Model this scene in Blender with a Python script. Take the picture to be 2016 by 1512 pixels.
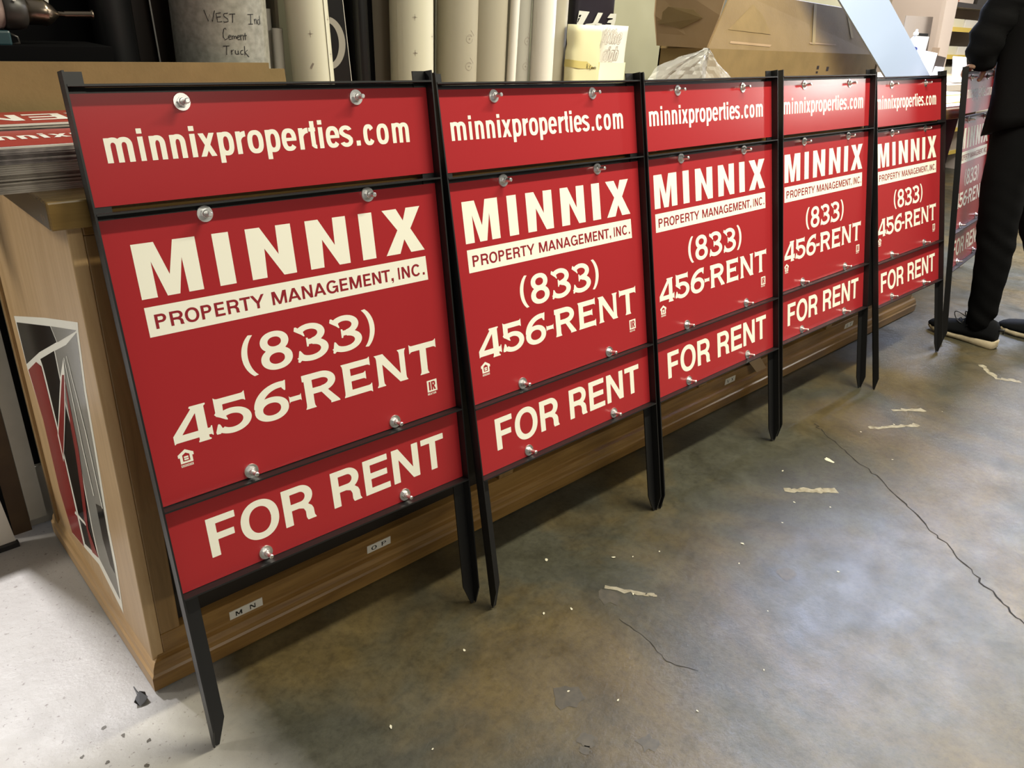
import bpy, bmesh, math, random
import numpy as np
from math import sin, cos, pi, radians
from mathutils import Vector, Matrix
from mathutils.geometry import tessellate_polygon

for o in list(bpy.data.objects):
    bpy.data.objects.remove(o, do_unlink=True)
sc = bpy.context.scene
C = sc.collection
random.seed(7)
# ------------------------------------------------------------------ camera
# world frame: x runs along the cabinet front, y into the room behind it, z up; metres
cam_d = bpy.data.cameras.new('camera')
cam = bpy.data.objects.new('camera', cam_d)
C.objects.link(cam)
R_, U_, F_ = Vector((0.7309, -0.6805, 0.0512)), Vector((0.2623, 0.3494, 0.8995)), Vector((0.6299, 0.6440, -0.4339))
R_.normalize(); F_ = (F_ - R_ * F_.dot(R_)).normalized(); U_ = R_.cross(F_)
cam.matrix_world = Matrix(((R_.x, U_.x, -F_.x, -0.2830), (R_.y, U_.y, -F_.y, -1.2304), (R_.z, U_.z, -F_.z, 1.2291), (0, 0, 0, 1)))
cam_d.sensor_fit = 'HORIZONTAL'; cam_d.sensor_width = 36.0
cam_d.lens = 1522.8 / 2016 * 36.0
cam_d.clip_start = 0.02
sc.camera = cam
# ------------------------------------------------------------------ world, light, exposure
sc.view_settings.view_transform = 'Standard'
sc.view_settings.look = 'None'
sc.view_settings.exposure = 0.0
sc.view_settings.gamma = 1.0
try: sc.view_settings.use_curve_mapping = False
except Exception: pass
wd = bpy.data.worlds.new('room_ambience'); sc.world = wd; wd.use_nodes = True
_nt = wd.node_tree; _bg = _nt.nodes['Background']           # dim hall: paler towards the ceiling, darker towards the floor
_tc = _nt.nodes.new('ShaderNodeTexCoord'); _sx = _nt.nodes.new('ShaderNodeSeparateXYZ'); _rp = _nt.nodes.new('ShaderNodeValToRGB')
_nt.links.new(_tc.outputs['Generated'], _sx.inputs[0]); _nt.links.new(_sx.outputs['Z'], _rp.inputs['Fac'])
_mr = _nt.nodes.new('ShaderNodeMapRange'); _mr.inputs['From Min'].default_value = -1
_nt.links.new(_sx.outputs['Z'], _mr.inputs['Value']); _nt.links.new(_mr.outputs['Result'], _rp.inputs['Fac'])
_e = _rp.color_ramp.elements
_e[0].position, _e[0].color = 0.42, (0.10, 0.09, 0.07, 1)
_e[1].position, _e[1].color = 0.92, (1.0, 0.97, 0.88, 1)
_m = _e.new(0.60); _m.color = (0.42, 0.40, 0.34, 1)
_nt.links.new(_rp.outputs['Color'], _bg.inputs[0]); _bg.inputs[1].default_value = 0.30

def area(name, loc, target, size, power, col, shape='RECTANGLE', sizey=None, spread=pi):
    l = bpy.data.lights.new(name, 'AREA'); l.energy = power; l.color = col; l.shape = shape
    l.size = size
    if sizey: l.size_y = sizey
    l.spread = spread
    o = bpy.data.objects.new(name, l); C.objects.link(o); o.location = loc
    d = Vector(target) - Vector(loc)
    o.rotation_euler = d.to_track_quat('-Z', 'Y').to_euler()
    return o
# fluorescent strip over the aisle in front of the signs (warm), lamps of the room behind (cool), added fills among them
area('aisle_strip_light', (2.15, -1.05, 2.95), (2.15, -1.0, 0), 2.0, 132, (1.0, 0.93, 0.72), sizey=0.10)
area('far_aisle_fill', (5.7, -1.05, 2.95), (5.5, -0.6, 0), 2.0, 75, (1.0, 0.93, 0.80), sizey=0.10)  # unseen fill, added to brighten the floor around the person
area('front_fill', (0.9, -3.7, 2.8), (1.2, 0.0, 0.4), 2.4, 42, (1.0, 0.94, 0.78), sizey=0.15)  # soft unseen fill added on the camera side to lift signs and lower wood
area('left_aisle_lamp', (-0.28, 1.50, 1.92), (-0.10, -0.1, 0), 0.14, 70, (1.0, 0.97, 0.98), sizey=0.14)
area('left_side_fill', (-2.2, 1.6, 2.0), (0.0, 0.2, 0.5), 0.30, 36, (1.0, 0.93, 0.82), sizey=0.30)  # unseen fill added to brighten the cabinet's left side
area('rear_strip_light', (5.3, 1.10, 3.0), (1.8, -1.0, 0), 2.8, 520, (0.60, 0.70, 1.0), sizey=0.18)
area('workshop_light', (6.6, 0.6, 3.0), (6.4, 0.6, 0), 2.6, 90, (1.0, 0.93, 0.84), sizey=1.2)
area('work_lamp', (5.4, -1.50, 1.58), (2.2, 0.0, 1.05), 0.20, 8, (1.0, 0.95, 0.88), sizey=0.20)
area('far_sheen_panel', (10.5, -0.8, 1.5), (0.0, -0.8, 1.3), 2.6, 15, (0.86, 0.90, 1.0), sizey=2.6)  # unseen glowing panel added for the sheen on the farthest sign

# ------------------------------------------------------------------ materials
def mat(name, col, rough=0.5, metal=0.0, spec=0.5, noise=None, bump=0.0, bscale=200.0, **kw):
    m = bpy.data.materials.new(name); m.use_nodes = True
    nt = m.node_tree; b = nt.nodes['Principled BSDF']
    b.inputs['Base Color'].default_value = (*col, 1)
    b.inputs['Roughness'].default_value = rough
    b.inputs['Metallic'].default_value = metal
    b.inputs['Specular IOR Level'].default_value = spec
    for k, v in kw.items():
        b.inputs[k].default_value = v
    tc = nt.nodes.new('ShaderNodeTexCoord')
    if noise:
        col2, scale, detail = noise
        n = nt.nodes.new('ShaderNodeTexNoise'); n.inputs['Scale'].default_value = scale; n.inputs['Detail'].default_value = detail
        r = nt.nodes.new('ShaderNodeValToRGB')
        r.color_ramp.elements[0].position = 0.32; r.color_ramp.elements[1].position = 0.68
        r.color_ramp.elements[0].color = (*col, 1); r.color_ramp.elements[1].color = (*col2, 1)
        nt.links.new(tc.outputs['Object'], n.inputs['Vector'])
        nt.links.new(n.outputs['Fac'], r.inputs['Fac'])
        nt.links.new(r.outputs['Color'], b.inputs['Base Color'])
    if bump:
        n2 = nt.nodes.new('ShaderNodeTexNoise'); n2.inputs['Scale'].default_value = bscale; n2.inputs['Detail'].default_value = 3
        bp = nt.nodes.new('ShaderNodeBump'); bp.inputs['Strength'].default_value = bump; bp.inputs['Distance'].default_value = 0.002
        nt.links.new(tc.outputs['Object'], n2.inputs['Vector'])
        nt.links.new(n2.outputs['Fac'], bp.inputs['Height'])
        nt.links.new(bp.outputs['Normal'], b.inputs['Normal'])
    return m

def wood(name, c1, c2, axis='x', rough=0.35, scale=1.0):
    m = bpy.data.materials.new(name); m.use_nodes = True
    nt = m.node_tree; b = nt.nodes['Principled BSDF']; b.inputs['Roughness'].default_value = rough
    tc = nt.nodes.new('ShaderNodeTexCoord'); mp = nt.nodes.new('ShaderNodeMapping')
    st = {'x': (1.2, 16, 16), 'y': (16, 1.2, 16), 'z': (16, 16, 1.2)}[axis]
    mp.inputs['Scale'].default_value = [s * scale for s in st]
    n = nt.nodes.new('ShaderNodeTexNoise'); n.inputs['Scale'].default_value = 3.0; n.inputs['Detail'].default_value = 8; n.inputs['Roughness'].default_value = 0.65; n.inputs['Distortion'].default_value = 0.6
    n2 = nt.nodes.new('ShaderNodeTexNoise'); n2.inputs['Scale'].default_value = 1.3; n2.inputs['Detail'].default_value = 2
    r = nt.nodes.new('ShaderNodeValToRGB')
    r.color_ramp.elements[0].position = 0.3; r.color_ramp.elements[1].position = 0.72
    r.color_ramp.elements[0].color = (*c1, 1); r.color_ramp.elements[1].color = (*c2, 1)
    mx = nt.nodes.new('ShaderNodeMixRGB'); mx.blend_type = 'MULTIPLY'; mx.inputs[0].default_value = 0.5
    r2 = nt.nodes.new('ShaderNodeValToRGB'); r2.color_ramp.elements[0].color = (0.55, 0.5, 0.45, 1); r2.color_ramp.elements[1].color = (1, 1, 1, 1)
    r2.color_ramp.elements[0].position = 0.35; r2.color_ramp.elements[1].position = 0.6
    nt.links.new(tc.outputs['Object'], mp.inputs['Vector']); nt.links.new(mp.outputs['Vector'], n.inputs['Vector'])
    nt.links.new(tc.outputs['Object'], n2.inputs['Vector'])
    nt.links.new(n.outputs['Fac'], r.inputs['Fac']); nt.links.new(n2.outputs['Fac'], r2.inputs['Fac'])
    nt.links.new(r.outputs['Color'], mx.inputs[1]); nt.links.new(r2.outputs['Color'], mx.inputs[2])
    nt.links.new(mx.outputs['Color'], b.inputs['Base Color'])
    return m

FLOOR_TAN = (0.120, 0.090, 0.039)
FLOOR_GREY = (0.070, 0.069, 0.050)
def floor_material():
    m = bpy.data.materials.new('stained_concrete'); m.use_nodes = True
    nt = m.node_tree; b = nt.nodes['Principled BSDF']; L = nt.links.new
    tc = nt.nodes.new('ShaderNodeTexCoord')
    def noise(s, d, rg=0.55, dist=0.0, vec=None):
        n = nt.nodes.new('ShaderNodeTexNoise'); n.inputs['Scale'].default_value = s; n.inputs['Detail'].default_value = d
        n.inputs['Roughness'].default_value = rg; n.inputs['Distortion'].default_value = dist
        L(vec or tc.outputs['Object'], n.inputs['Vector']); return n
    def ramp(n, p0, p1, c0, c1, out='Fac'):
        r = nt.nodes.new('ShaderNodeValToRGB'); e = r.color_ramp.elements
        e[0].position, e[1].position = p0, p1; e[0].color = (*c0, 1); e[1].color = (*c1, 1)
        L(n.outputs[out], r.inputs['Fac']); return r
    def mix(bt, f, a, c):
        x = nt.nodes.new('ShaderNodeMixRGB'); x.blend_type = bt
        if isinstance(f, float): x.inputs[0].default_value = f
        else: L(f, x.inputs[0])
        L(a, x.inputs[1]); L(c, x.inputs[2]); return x
    big = ramp(noise(1.7, 4, 0.6, 0.8), 0.42, 0.60, FLOOR_TAN, FLOOR_GREY)
    mid = ramp(noise(7, 8, 0.7, 0.4), 0.30, 0.72, (0.50, 0.48, 0.44), (1.12, 1.1, 1.06))
    c1 = mix('MULTIPLY', 1.0, big.outputs['Color'], mid.outputs['Color'])
    spk = ramp(noise(60, 6, 0.75), 0.36, 0.55, (0.55, 0.55, 0.55), (1, 1, 1))
    c2 = mix('MULTIPLY', 0.65, c1.outputs[0], spk.outputs['Color'])
    # bare, paler concrete beyond the cabinet's left end
    sx = nt.nodes.new('ShaderNodeSeparateXYZ'); L(tc.outputs['Object'], sx.inputs[0])
    ad = nt.nodes.new('ShaderNodeMath'); ad.operation = 'MULTIPLY_ADD'; ad.inputs[1].default_value = 0.12
    nn = noise(2.5, 5, 0.7)
    L(nn.outputs['Fac'], ad.inputs[0]); L(sx.outputs['X'], ad.inputs[2])
    edge = ramp(ad, 0.0, 1.0, (1, 1, 1), (0, 0, 0), 'Value')
    edge.color_ramp.elements[0].position = 0.06; edge.color_ramp.elements[1].position = 0.22
    pale = ramp(noise(3.5, 7, 0.6), 0.3, 0.7, (0.33, 0.315, 0.30), (0.44, 0.43, 0.41))
    pits = ramp(noise(95, 3, 0.6), 0.30, 0.37, (0.45, 0.40, 0.38), (1, 1, 1))
    pale2 = mix('MULTIPLY', 0.8, pale.outputs['Color'], pits.outputs['Color'])
    c3 = mix('MIX', edge.outputs['Color'], c2.outputs[0], pale2.outputs[0])
    L(c3.outputs[0], b.inputs['Base Color'])
    rr = ramp(noise(9, 6, 0.7), 0.3, 0.7, (0.30, 0.30, 0.30), (0.52, 0.52, 0.52))
    L(rr.outputs['Color'], b.inputs['Roughness'])
    bp = nt.nodes.new('ShaderNodeBump'); bp.inputs['Strength'].default_value = 0.35; bp.inputs['Distance'].default_value = 0.004
    L(noise(45, 8, 0.7).outputs['Fac'], bp.inputs['Height']); L(bp.outputs['Normal'], b.inputs['Normal'])
    return m

M = dict(
    red=mat('red_panel_face', (0.37, 0.023, 0.029), 0.24, spec=0.5),
    cream=mat('cream_vinyl', (0.91, 0.895, 0.79), 0.36),
    steel=mat('black_painted_steel', (0.010, 0.010, 0.011), 0.42),
    zinc=mat('zinc_plated_steel', (0.93, 0.93, 0.93), 0.34, metal=1.0),
    oak=wood('honey_oak', (0.17, 0.085, 0.022), (0.36, 0.205, 0.062), 'x', 0.28),
    endp=wood('lit_oak_end', (0.50, 0.325, 0.15), (0.66, 0.46, 0.25), 'z', 0.38),  # brighter oak: light falling on the left end put into the colour
    oakz=wood('honey_oak_upright', (0.20, 0.115, 0.038), (0.34, 0.205, 0.078), 'z', 0.42),
    oaky=wood('lit_oak_side', (0.42, 0.26, 0.11), (0.60, 0.40, 0.20), 'y', 0.4),  # lit copy of the moulding oak for the side facing left
    oaktop=wood('worn_oak_top', (0.15, 0.092, 0.028), (0.30, 0.19, 0.065), 'x', 0.22),
    recess=mat('shaded_recess', (0.012, 0.008, 0.005), 0.7),  # shade inside the open bays painted as a near-black colour
    floor=floor_material(),
    card=mat('corrugated_cardboard', (0.24, 0.165, 0.068), 0.85, noise=((0.20, 0.138, 0.056), 14, 4), bump=0.15, bscale=160),
    card2=mat('brown_box_board', (0.225, 0.155, 0.070), 0.8, noise=((0.19, 0.128, 0.056), 9, 4), bump=0.15, bscale=120),
    cardin=mat('pale_box_board', (0.36, 0.25, 0.15), 0.8, noise=((0.31, 0.21, 0.115), 9, 4)),
    tape=mat('packing_tape', (0.34, 0.26, 0.135), 0.25),
    black=mat('black_plastic', (0.008, 0.008, 0.009), 0.35),
    blackm=mat('matt_black', (0.0025, 0.0025, 0.003), 0.8, spec=0.1),
    brownblk=mat('dark_brown_board', (0.018, 0.011, 0.008), 0.4),
    greyring=mat('grey_print', (0.30, 0.28, 0.25), 0.5),
    edgew=mat('white_edge', (0.60, 0.58, 0.54), 0.5),
    gpaper=mat('grey_mottled_paper', (0.34, 0.33, 0.29), 0.8, noise=((0.22, 0.215, 0.185), 75, 5)),
    ink=mat('black_ink', (0.006, 0.006, 0.006), 0.5),
    fink=mat('faint_ink', (0.28, 0.24, 0.20), 0.7),
    rollc=mat('cream_roll_paper', (0.64, 0.62, 0.50), 0.6),
    rollb=mat('beige_roll_paper', (0.39, 0.36, 0.285), 0.6),
    rollt=mat('tan_roll_paper', (0.29, 0.26, 0.20), 0.6),
    rollg=mat('grey_roll_paper', (0.38, 0.37, 0.33), 0.6),
    rollw=mat('white_roll_paper', (0.83, 0.81, 0.76), 0.5),
    white=mat('white_plastic', (0.78, 0.76, 0.70), 0.4),
    yell=mat('pale_yellow_paper', (0.76, 0.72, 0.46), 0.5),
    yellt=mat('yellow_tape', (0.62, 0.53, 0.20), 0.4),
    ivory=mat('ivory_paper', (0.78, 0.75, 0.58), 0.55),
    vinylk=mat('dark_purple_vinyl', (0.022, 0.018, 0.026), 0.3),
    vinylw=mat('pale_grey_vinyl', (0.62, 0.62, 0.58), 0.4),
    greenw=mat('pale_green_paint', (0.40, 0.39, 0.27), 0.65, noise=((0.36, 0.35, 0.235), 5, 3)),
    drywall=mat('dirty_white_paint', (0.42, 0.40, 0.35), 0.8, noise=((0.34, 0.32, 0.27), 8, 6)),
    stud=mat('brown_timber', (0.07, 0.040, 0.016), 0.7, noise=((0.05, 0.027, 0.011), 12, 4)),
    blue=mat('pale_blue_board', (0.36, 0.45, 0.61), 0.4),
    creamw=mat('cream_wall_paint', (0.58, 0.50, 0.385), 0.7, noise=((0.53, 0.45, 0.34), 2, 3)),
    pinkw=mat('pale_pink_board', (0.60, 0.52, 0.47), 0.6),
    greyb=mat('grey_board', (0.42, 0.38, 0.36), 0.5),
    yel=mat('yellow_edge_strip', (0.80, 0.58, 0.10), 0.5),
    paper=mat('white_paper', (0.66, 0.63, 0.57), 0.6),
    orange=mat('orange_plastic', (0.75, 0.16, 0.08), 0.4),
    bottle=mat('clear_bottle', (0.75, 0.79, 0.88), 0.15, **{'Transmission Weight': 0.45}),
    blueprint=mat('blue_print', (0.03, 0.05, 0.28), 0.5),
    cloth=mat('black_denim', (0.0028, 0.0028, 0.0032), 0.9, spec=0.08, bump=0.3, bscale=500),
    jacket=mat('black_fleece', (0.0055, 0.0055, 0.006), 0.95, spec=0.08, bump=0.4, bscale=260),
    skin=mat('skin', (0.36, 0.20, 0.13), 0.5, **{'Subsurface Weight': 0.1}),
    hair=mat('dark_hair', (0.015, 0.010, 0.008), 0.6),
    shoe=mat('black_knit', (0.005, 0.0055, 0.007), 0.85, spec=0.15, bump=0.5, bscale=400),
    sole=mat('worn_cream_rubber', (0.50, 0.42, 0.29), 0.6, noise=((0.40, 0.33, 0.22), 40, 3)),
    gunm=mat('dark_gun_metal', (0.030, 0.027, 0.024), 0.4),
    brass=mat('tarnished_metal', (0.28, 0.23, 0.18), 0.28, metal=1.0),
    gunb=mat('scuffed_grey_pink_plastic', (0.30, 0.22, 0.20), 0.5, noise=((0.14, 0.10, 0.09), 40, 4)),
    teal=mat('dark_teal_plastic', (0.015, 0.045, 0.055), 0.4),
    crack=mat('crack_shadow', (0.012, 0.010, 0.008), 0.9),
    stain=mat('dark_floor_stain', (0.055, 0.048, 0.036), 0.5, noise=((0.085, 0.072, 0.05), 60, 4)),
    flake=mat('pale_paint_flake', (0.66, 0.62, 0.48), 0.7),
    smear=mat('pale_paint_smear', (0.36, 0.33, 0.25), 0.7, noise=((0.20, 0.17, 0.11), 55, 5)),
)
# sheet edges of corrugated panels: tiny dark/light streaks
M['sheet'] = mat('sign_sheet_edge', (0.50, 0.45, 0.38), 0.6, noise=((0.26, 0.225, 0.19), 22, 3))
M['sheetd'] = mat('dark_sheet_edge', (0.08, 0.068, 0.068), 0.6, noise=((0.34, 0.30, 0.28), 30, 3))
# crumpled translucent plastic film
def film():
    m = bpy.data.materials.new('milky_plastic_film'); m.use_nodes = True
    nt = m.node_tree; b = nt.nodes['Principled BSDF']
    b.inputs['Base Color'].default_value = (0.60, 0.60, 0.58, 1); b.inputs['Roughness'].default_value = 0.25
    tr = nt.nodes.new('ShaderNodeBsdfTransparent'); mx = nt.nodes.new('ShaderNodeMixShader'); mx.inputs[0].default_value = 0.42
    nt.links.new(tr.outputs[0], mx.inputs[1]); nt.links.new(b.outputs[0], mx.inputs[2])
    nt.links.new(mx.outputs[0], nt.nodes['Material Output'].inputs['Surface'])
    return m
M['film'] = film()
for k_, c_, r_ in (('blackg', (0.010, 0.010, 0.010), 0.12), ('greyd', (0.30, 0.295, 0.265), 0.15), ('redd', (0.33, 0.030, 0.028), 0.15), ('redink', (0.27, 0.012, 0.022), 0.4)):
    M[k_] = mat('dark_red_vinyl' if k_ == 'redink' else 'gloss_' + k_, c_, r_)


# ------------------------------------------------------------------ mesh helpers
def box(bm, x0, y0, z0, x1, y1, z1, mi=0, bev=0.0):
    vs = [bm.verts.new(p) for p in ((x0, y0, z0), (x1, y0, z0), (x1, y1, z0), (x0, y1, z0), (x0, y0, z1), (x1, y0, z1), (x1, y1, z1), (x0, y1, z1))]
    fs = [bm.faces.new([vs[i] for i in q]) for q in ((3, 2, 1, 0), (4, 5, 6, 7), (0, 1, 5, 4), (1, 2, 6, 5), (2, 3, 7, 6), (3, 0, 4, 7))]
    for f in fs: f.material_index = mi
    if bev:
        es = list({e for f in fs for e in f.edges})
        r = bmesh.ops.bevel(bm, geom=es, offset=bev, segments=2, affect='EDGES', profile=0.5)
        for f in r['faces']: f.material_index = mi
    return vs
def prism(bm, pts, d, mi=0):
    """closed polygon pts (3-D) extruded by vector d"""
    d = Vector(d); a = [bm.verts.new(p) for p in pts]; b = [bm.verts.new(Vector(p) + d) for p in pts]
    n = len(pts)
    fs = [bm.faces.new(a[::-1]), bm.faces.new(b)]
    for i in range(n): fs.append(bm.faces.new((a[i], a[(i + 1) % n], b[(i + 1) % n], b[i])))
    for f in fs: f.material_index = mi
    return fs
def loft(bm, rings, mi=0, cap=True, smooth=True, closed=True):
    R = [[bm.verts.new(p) for p in r] for r in rings]; n = len(R[0]); fs = []
    for a, b in zip(R, R[1:]):
        for i in range(n if closed else n - 1):
            f = bm.faces.new((a[i], a[(i + 1) % n], b[(i + 1) % n], b[i])); f.smooth = smooth; f.material_index = mi; fs.append(f)
    if cap:
        for r in (R[0][::-1], R[-1]):
            f = bm.faces.new(r); f.material_index = mi; fs.append(f)
    return fs
def circ(c, r, ax='z', n=24, ry=None, ph=0.0):
    ry = r if ry is None else ry; out = []
    for i in range(n):
        a = 2 * pi * i / n + ph; u, v = r * cos(a), ry * sin(a)
        out.append({'z': (c[0] + u, c[1] + v, c[2]), 'x': (c[0], c[1] + u, c[2] + v), 'y': (c[0] + v, c[1], c[2] + u)}[ax])
    return out
def tube(bm, pts, r, n=8, mi=0, cap=True):
    pts = [Vector(p) for p in pts]; rings = []; up = None
    rr = r if isinstance(r, (list, tuple)) else [r] * len(pts)
    for i, p in enumerate(pts):
        t = (pts[min(i + 1, len(pts) - 1)] - pts[max(i - 1, 0)]).normalized()
        if up is None:
            up = Vector((0, 0, 1)) if abs(t.z) < 0.9 else Vector((1, 0, 0))
        s = t.cross(up).normalized(); up = s.cross(t).normalized()
        rings.append([p + (s * cos(2 * pi * k / n) + up * sin(2 * pi * k / n)) * rr[i] for k in range(n)])
    return loft(bm, rings, mi, cap)
def poly(bm, pts, mi=0):
    f = bm.faces.new([bm.verts.new(p) for p in pts]); f.material_index = mi; return f
def obj(name, bm, mats, parent=None, smooth=False, recalc=True):
    if recalc: bmesh.ops.recalc_face_normals(bm, faces=bm.faces[:])
    me = bpy.data.meshes.new(name); bm.to_mesh(me); bm.free()
    for m in (mats if isinstance(mats, (list, tuple)) else [mats]): me.materials.append(M[m] if isinstance(m, str) else m)
    if smooth:
        for p in me.polygons: p.use_smooth = True
    o = bpy.data.objects.new(name, me); C.objects.link(o)
    if parent: o.parent = parent
    return o
def new(): return bmesh.new()
def tag(o, label, cat, group=None):
    o['label'] = label; o['category'] = cat
    if group: o['group'] = group
    return o
def struct(o): o['kind'] = 'structure'; return o
def empty(name, loc, label, cat, group=None, rz=0.0):
    o = bpy.data.objects.new(name, None); C.objects.link(o); o.location = loc; o.rotation_euler = (0, 0, rz); o.empty_display_size = 0.05
    return tag(o, label, cat, group)
def copy_tree(o, parent=None):
    c = o.copy(); C.objects.link(c); c.parent = parent
    for ch in o.children: copy_tree(ch, c)
    return c
# ------------------------------------------------------------------ lettering
# every glyph is drawn as a union of polygons, contoured on a fine grid and filled
def rect(x0, y0, x1, y1): return [(x0, y0), (x1, y0), (x1, y1), (x0, y1)]
def ell(cx, cy, rx, ry, a0=0, a1=360, n=40, e=2.0):
    out = []
    for i in range(n + 1):
        a = radians(a0 + (a1 - a0) * i / n); c, s = cos(a), sin(a)
        out.append((cx + rx * math.copysign(abs(c) ** (2 / e), c), cy + ry * math.copysign(abs(s) ** (2 / e), s)))
    return out
def band(cx, cy, rx, ry, sx, sy, a0, a1, n=40, e=2.0):
    return ell(cx, cy, rx, ry, a0, a1, n, e) + ell(cx, cy, rx - sx, ry - sy, a0, a1, n, e)[::-1]
def ring(cx, cy, rx, ry, sx, sy, e=2.0): return band(cx, cy, rx, ry, sx, sy, 0, 360, 72, e)
def flare(x0, x1, y0=0.0, y1=1.0, e=0.045, h=0.07, b=True, t=True):
    p = [(x0 - e, y0), (x1 + e, y0), (x1 + e * .2, y0 + h), (x1, y0 + 2 * h)] if b else [(x0, y0), (x1, y0)]
    p += [(x1, y1 - 2 * h), (x1 + e * .2, y1 - h), (x1 + e, y1), (x0 - e, y1), (x0 - e * .2, y1 - h), (x0, y1 - 2 * h)] if t else [(x1, y1), (x0, y1)]
    p += [(x0, y0 + 2 * h), (x0 - e * .2, y0 + h)] if b else []
    return p
def hflare(y0, y1, x0, x1, e=0.045, h=0.06, l=True, r=True):
    q = flare(y0, y1, x0, x1, e, h, l, r)
    return [(b, a) for a, b in q]
def sans(ch, w, s=0.212, b=0.172):
    """bold grotesque capitals, height 1, width w"""
    if ch == 'F': return [rect(0, 0, s, 1), rect(0, 1 - b, w, 1), rect(0, .41, w * .90, .41 + b)]
    if ch == 'E': return [rect(0, 0, s, 1), rect(0, 1 - b, w * .97, 1), rect(0, .425, w * .92, .425 + b), rect(0, 0, w, b)]
    if ch == 'O': return [ring(w / 2, .5, w / 2, .52, s, b, 2.15)]
    if ch == 'T': return [rect(w / 2 - s / 2, 0, w / 2 + s / 2, 1), rect(0, 1 - b, w, 1)]
    if ch == 'N': return [rect(0, 0, s, 1), rect(w - s, 0, w, 1), [(0, 1), (s * 1.06, 1), (w, 0), (w - s * 1.06, 0)]]
    if ch == 'I': return [rect(0, 0, w, 1)]
    if ch in 'PR':
        k = .44 if ch == 'P' else .42; ry = (1 - k + (.0)) / 2
        cy = 1 - ry; bx = w * .56
        g = [rect(0, 0, s, 1), rect(0, 1 - b, bx, 1), rect(0, k - .03, bx, k - .03 + b), band(bx, (1 + k - .03) / 2, w * .97 - bx, (1 - k + .03) / 2, s, b, -90, 90)]
        if ch == 'R': g += [[(w * .50, k + .06), (w * .76, k + .04), (w * .90, .36), (w * .945, .27), (w * .955, .09), (w * 1.0, .015), (w * 1.0, 0), (w * 1.0 - s * 1.12, 0), (w * .93 - s, .08), (w * .93 - s, .25), (w * .88 - s, .345), (w * .70 - s, k - .02)]]
        return g
    if ch == 'Y': return [rect(w / 2 - s / 2, 0, w / 2 + s / 2, .45), [(0, 1), (s * 1.15, 1), (w / 2 + s * .5, .40), (w / 2 - s * .5, .36)], [(w, 1), (w - s * 1.15, 1), (w / 2 - s * .5, .40), (w / 2 + s * .5, .36)]]
    if ch == 'M': return [rect(0, 0, s * .95, 1), rect(w - s * .95, 0, w, 1), [(0, 1), (s * 1.35, 1), (w / 2 + s * .42, 0), (w / 2 - s * .42, 0)], [(w, 1), (w - s * 1.35, 1), (w / 2 - s * .42, 0), (w / 2 + s * .42, 0)]]
    if ch == 'A': return [[(0, 0), (s * 1.08, 0), (w / 2 + s * .55, 1), (w / 2 - s * .55, 1)], [(w, 0), (w - s * 1.08, 0), (w / 2 - s * .55, 1), (w / 2 + s * .55, 1)], rect(w * .25, .21, w * .75, .21 + b * .95)]
    if ch == 'C': return [band(w / 2, .5, w / 2, .52, s, b, 38, 322, 60, 2.1)]
    if ch == 'G': return [band(w / 2, .5, w / 2, .52, s, b, 42, 340, 60, 2.1), rect(w * .54, .40, w, .40 + b * .9), rect(w - s * .72, 0, w, .5)]
    if ch == '.': return [rect(0, 0, w, 1)]
    if ch == ',': return [[(0, .42), (0, 1), (w, 1), (w, .42), (w * .8, .12), (w * .25, 0), (w * .25, .14), (w * .55, .28), (w * .6, .42)]]
    return []
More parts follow.
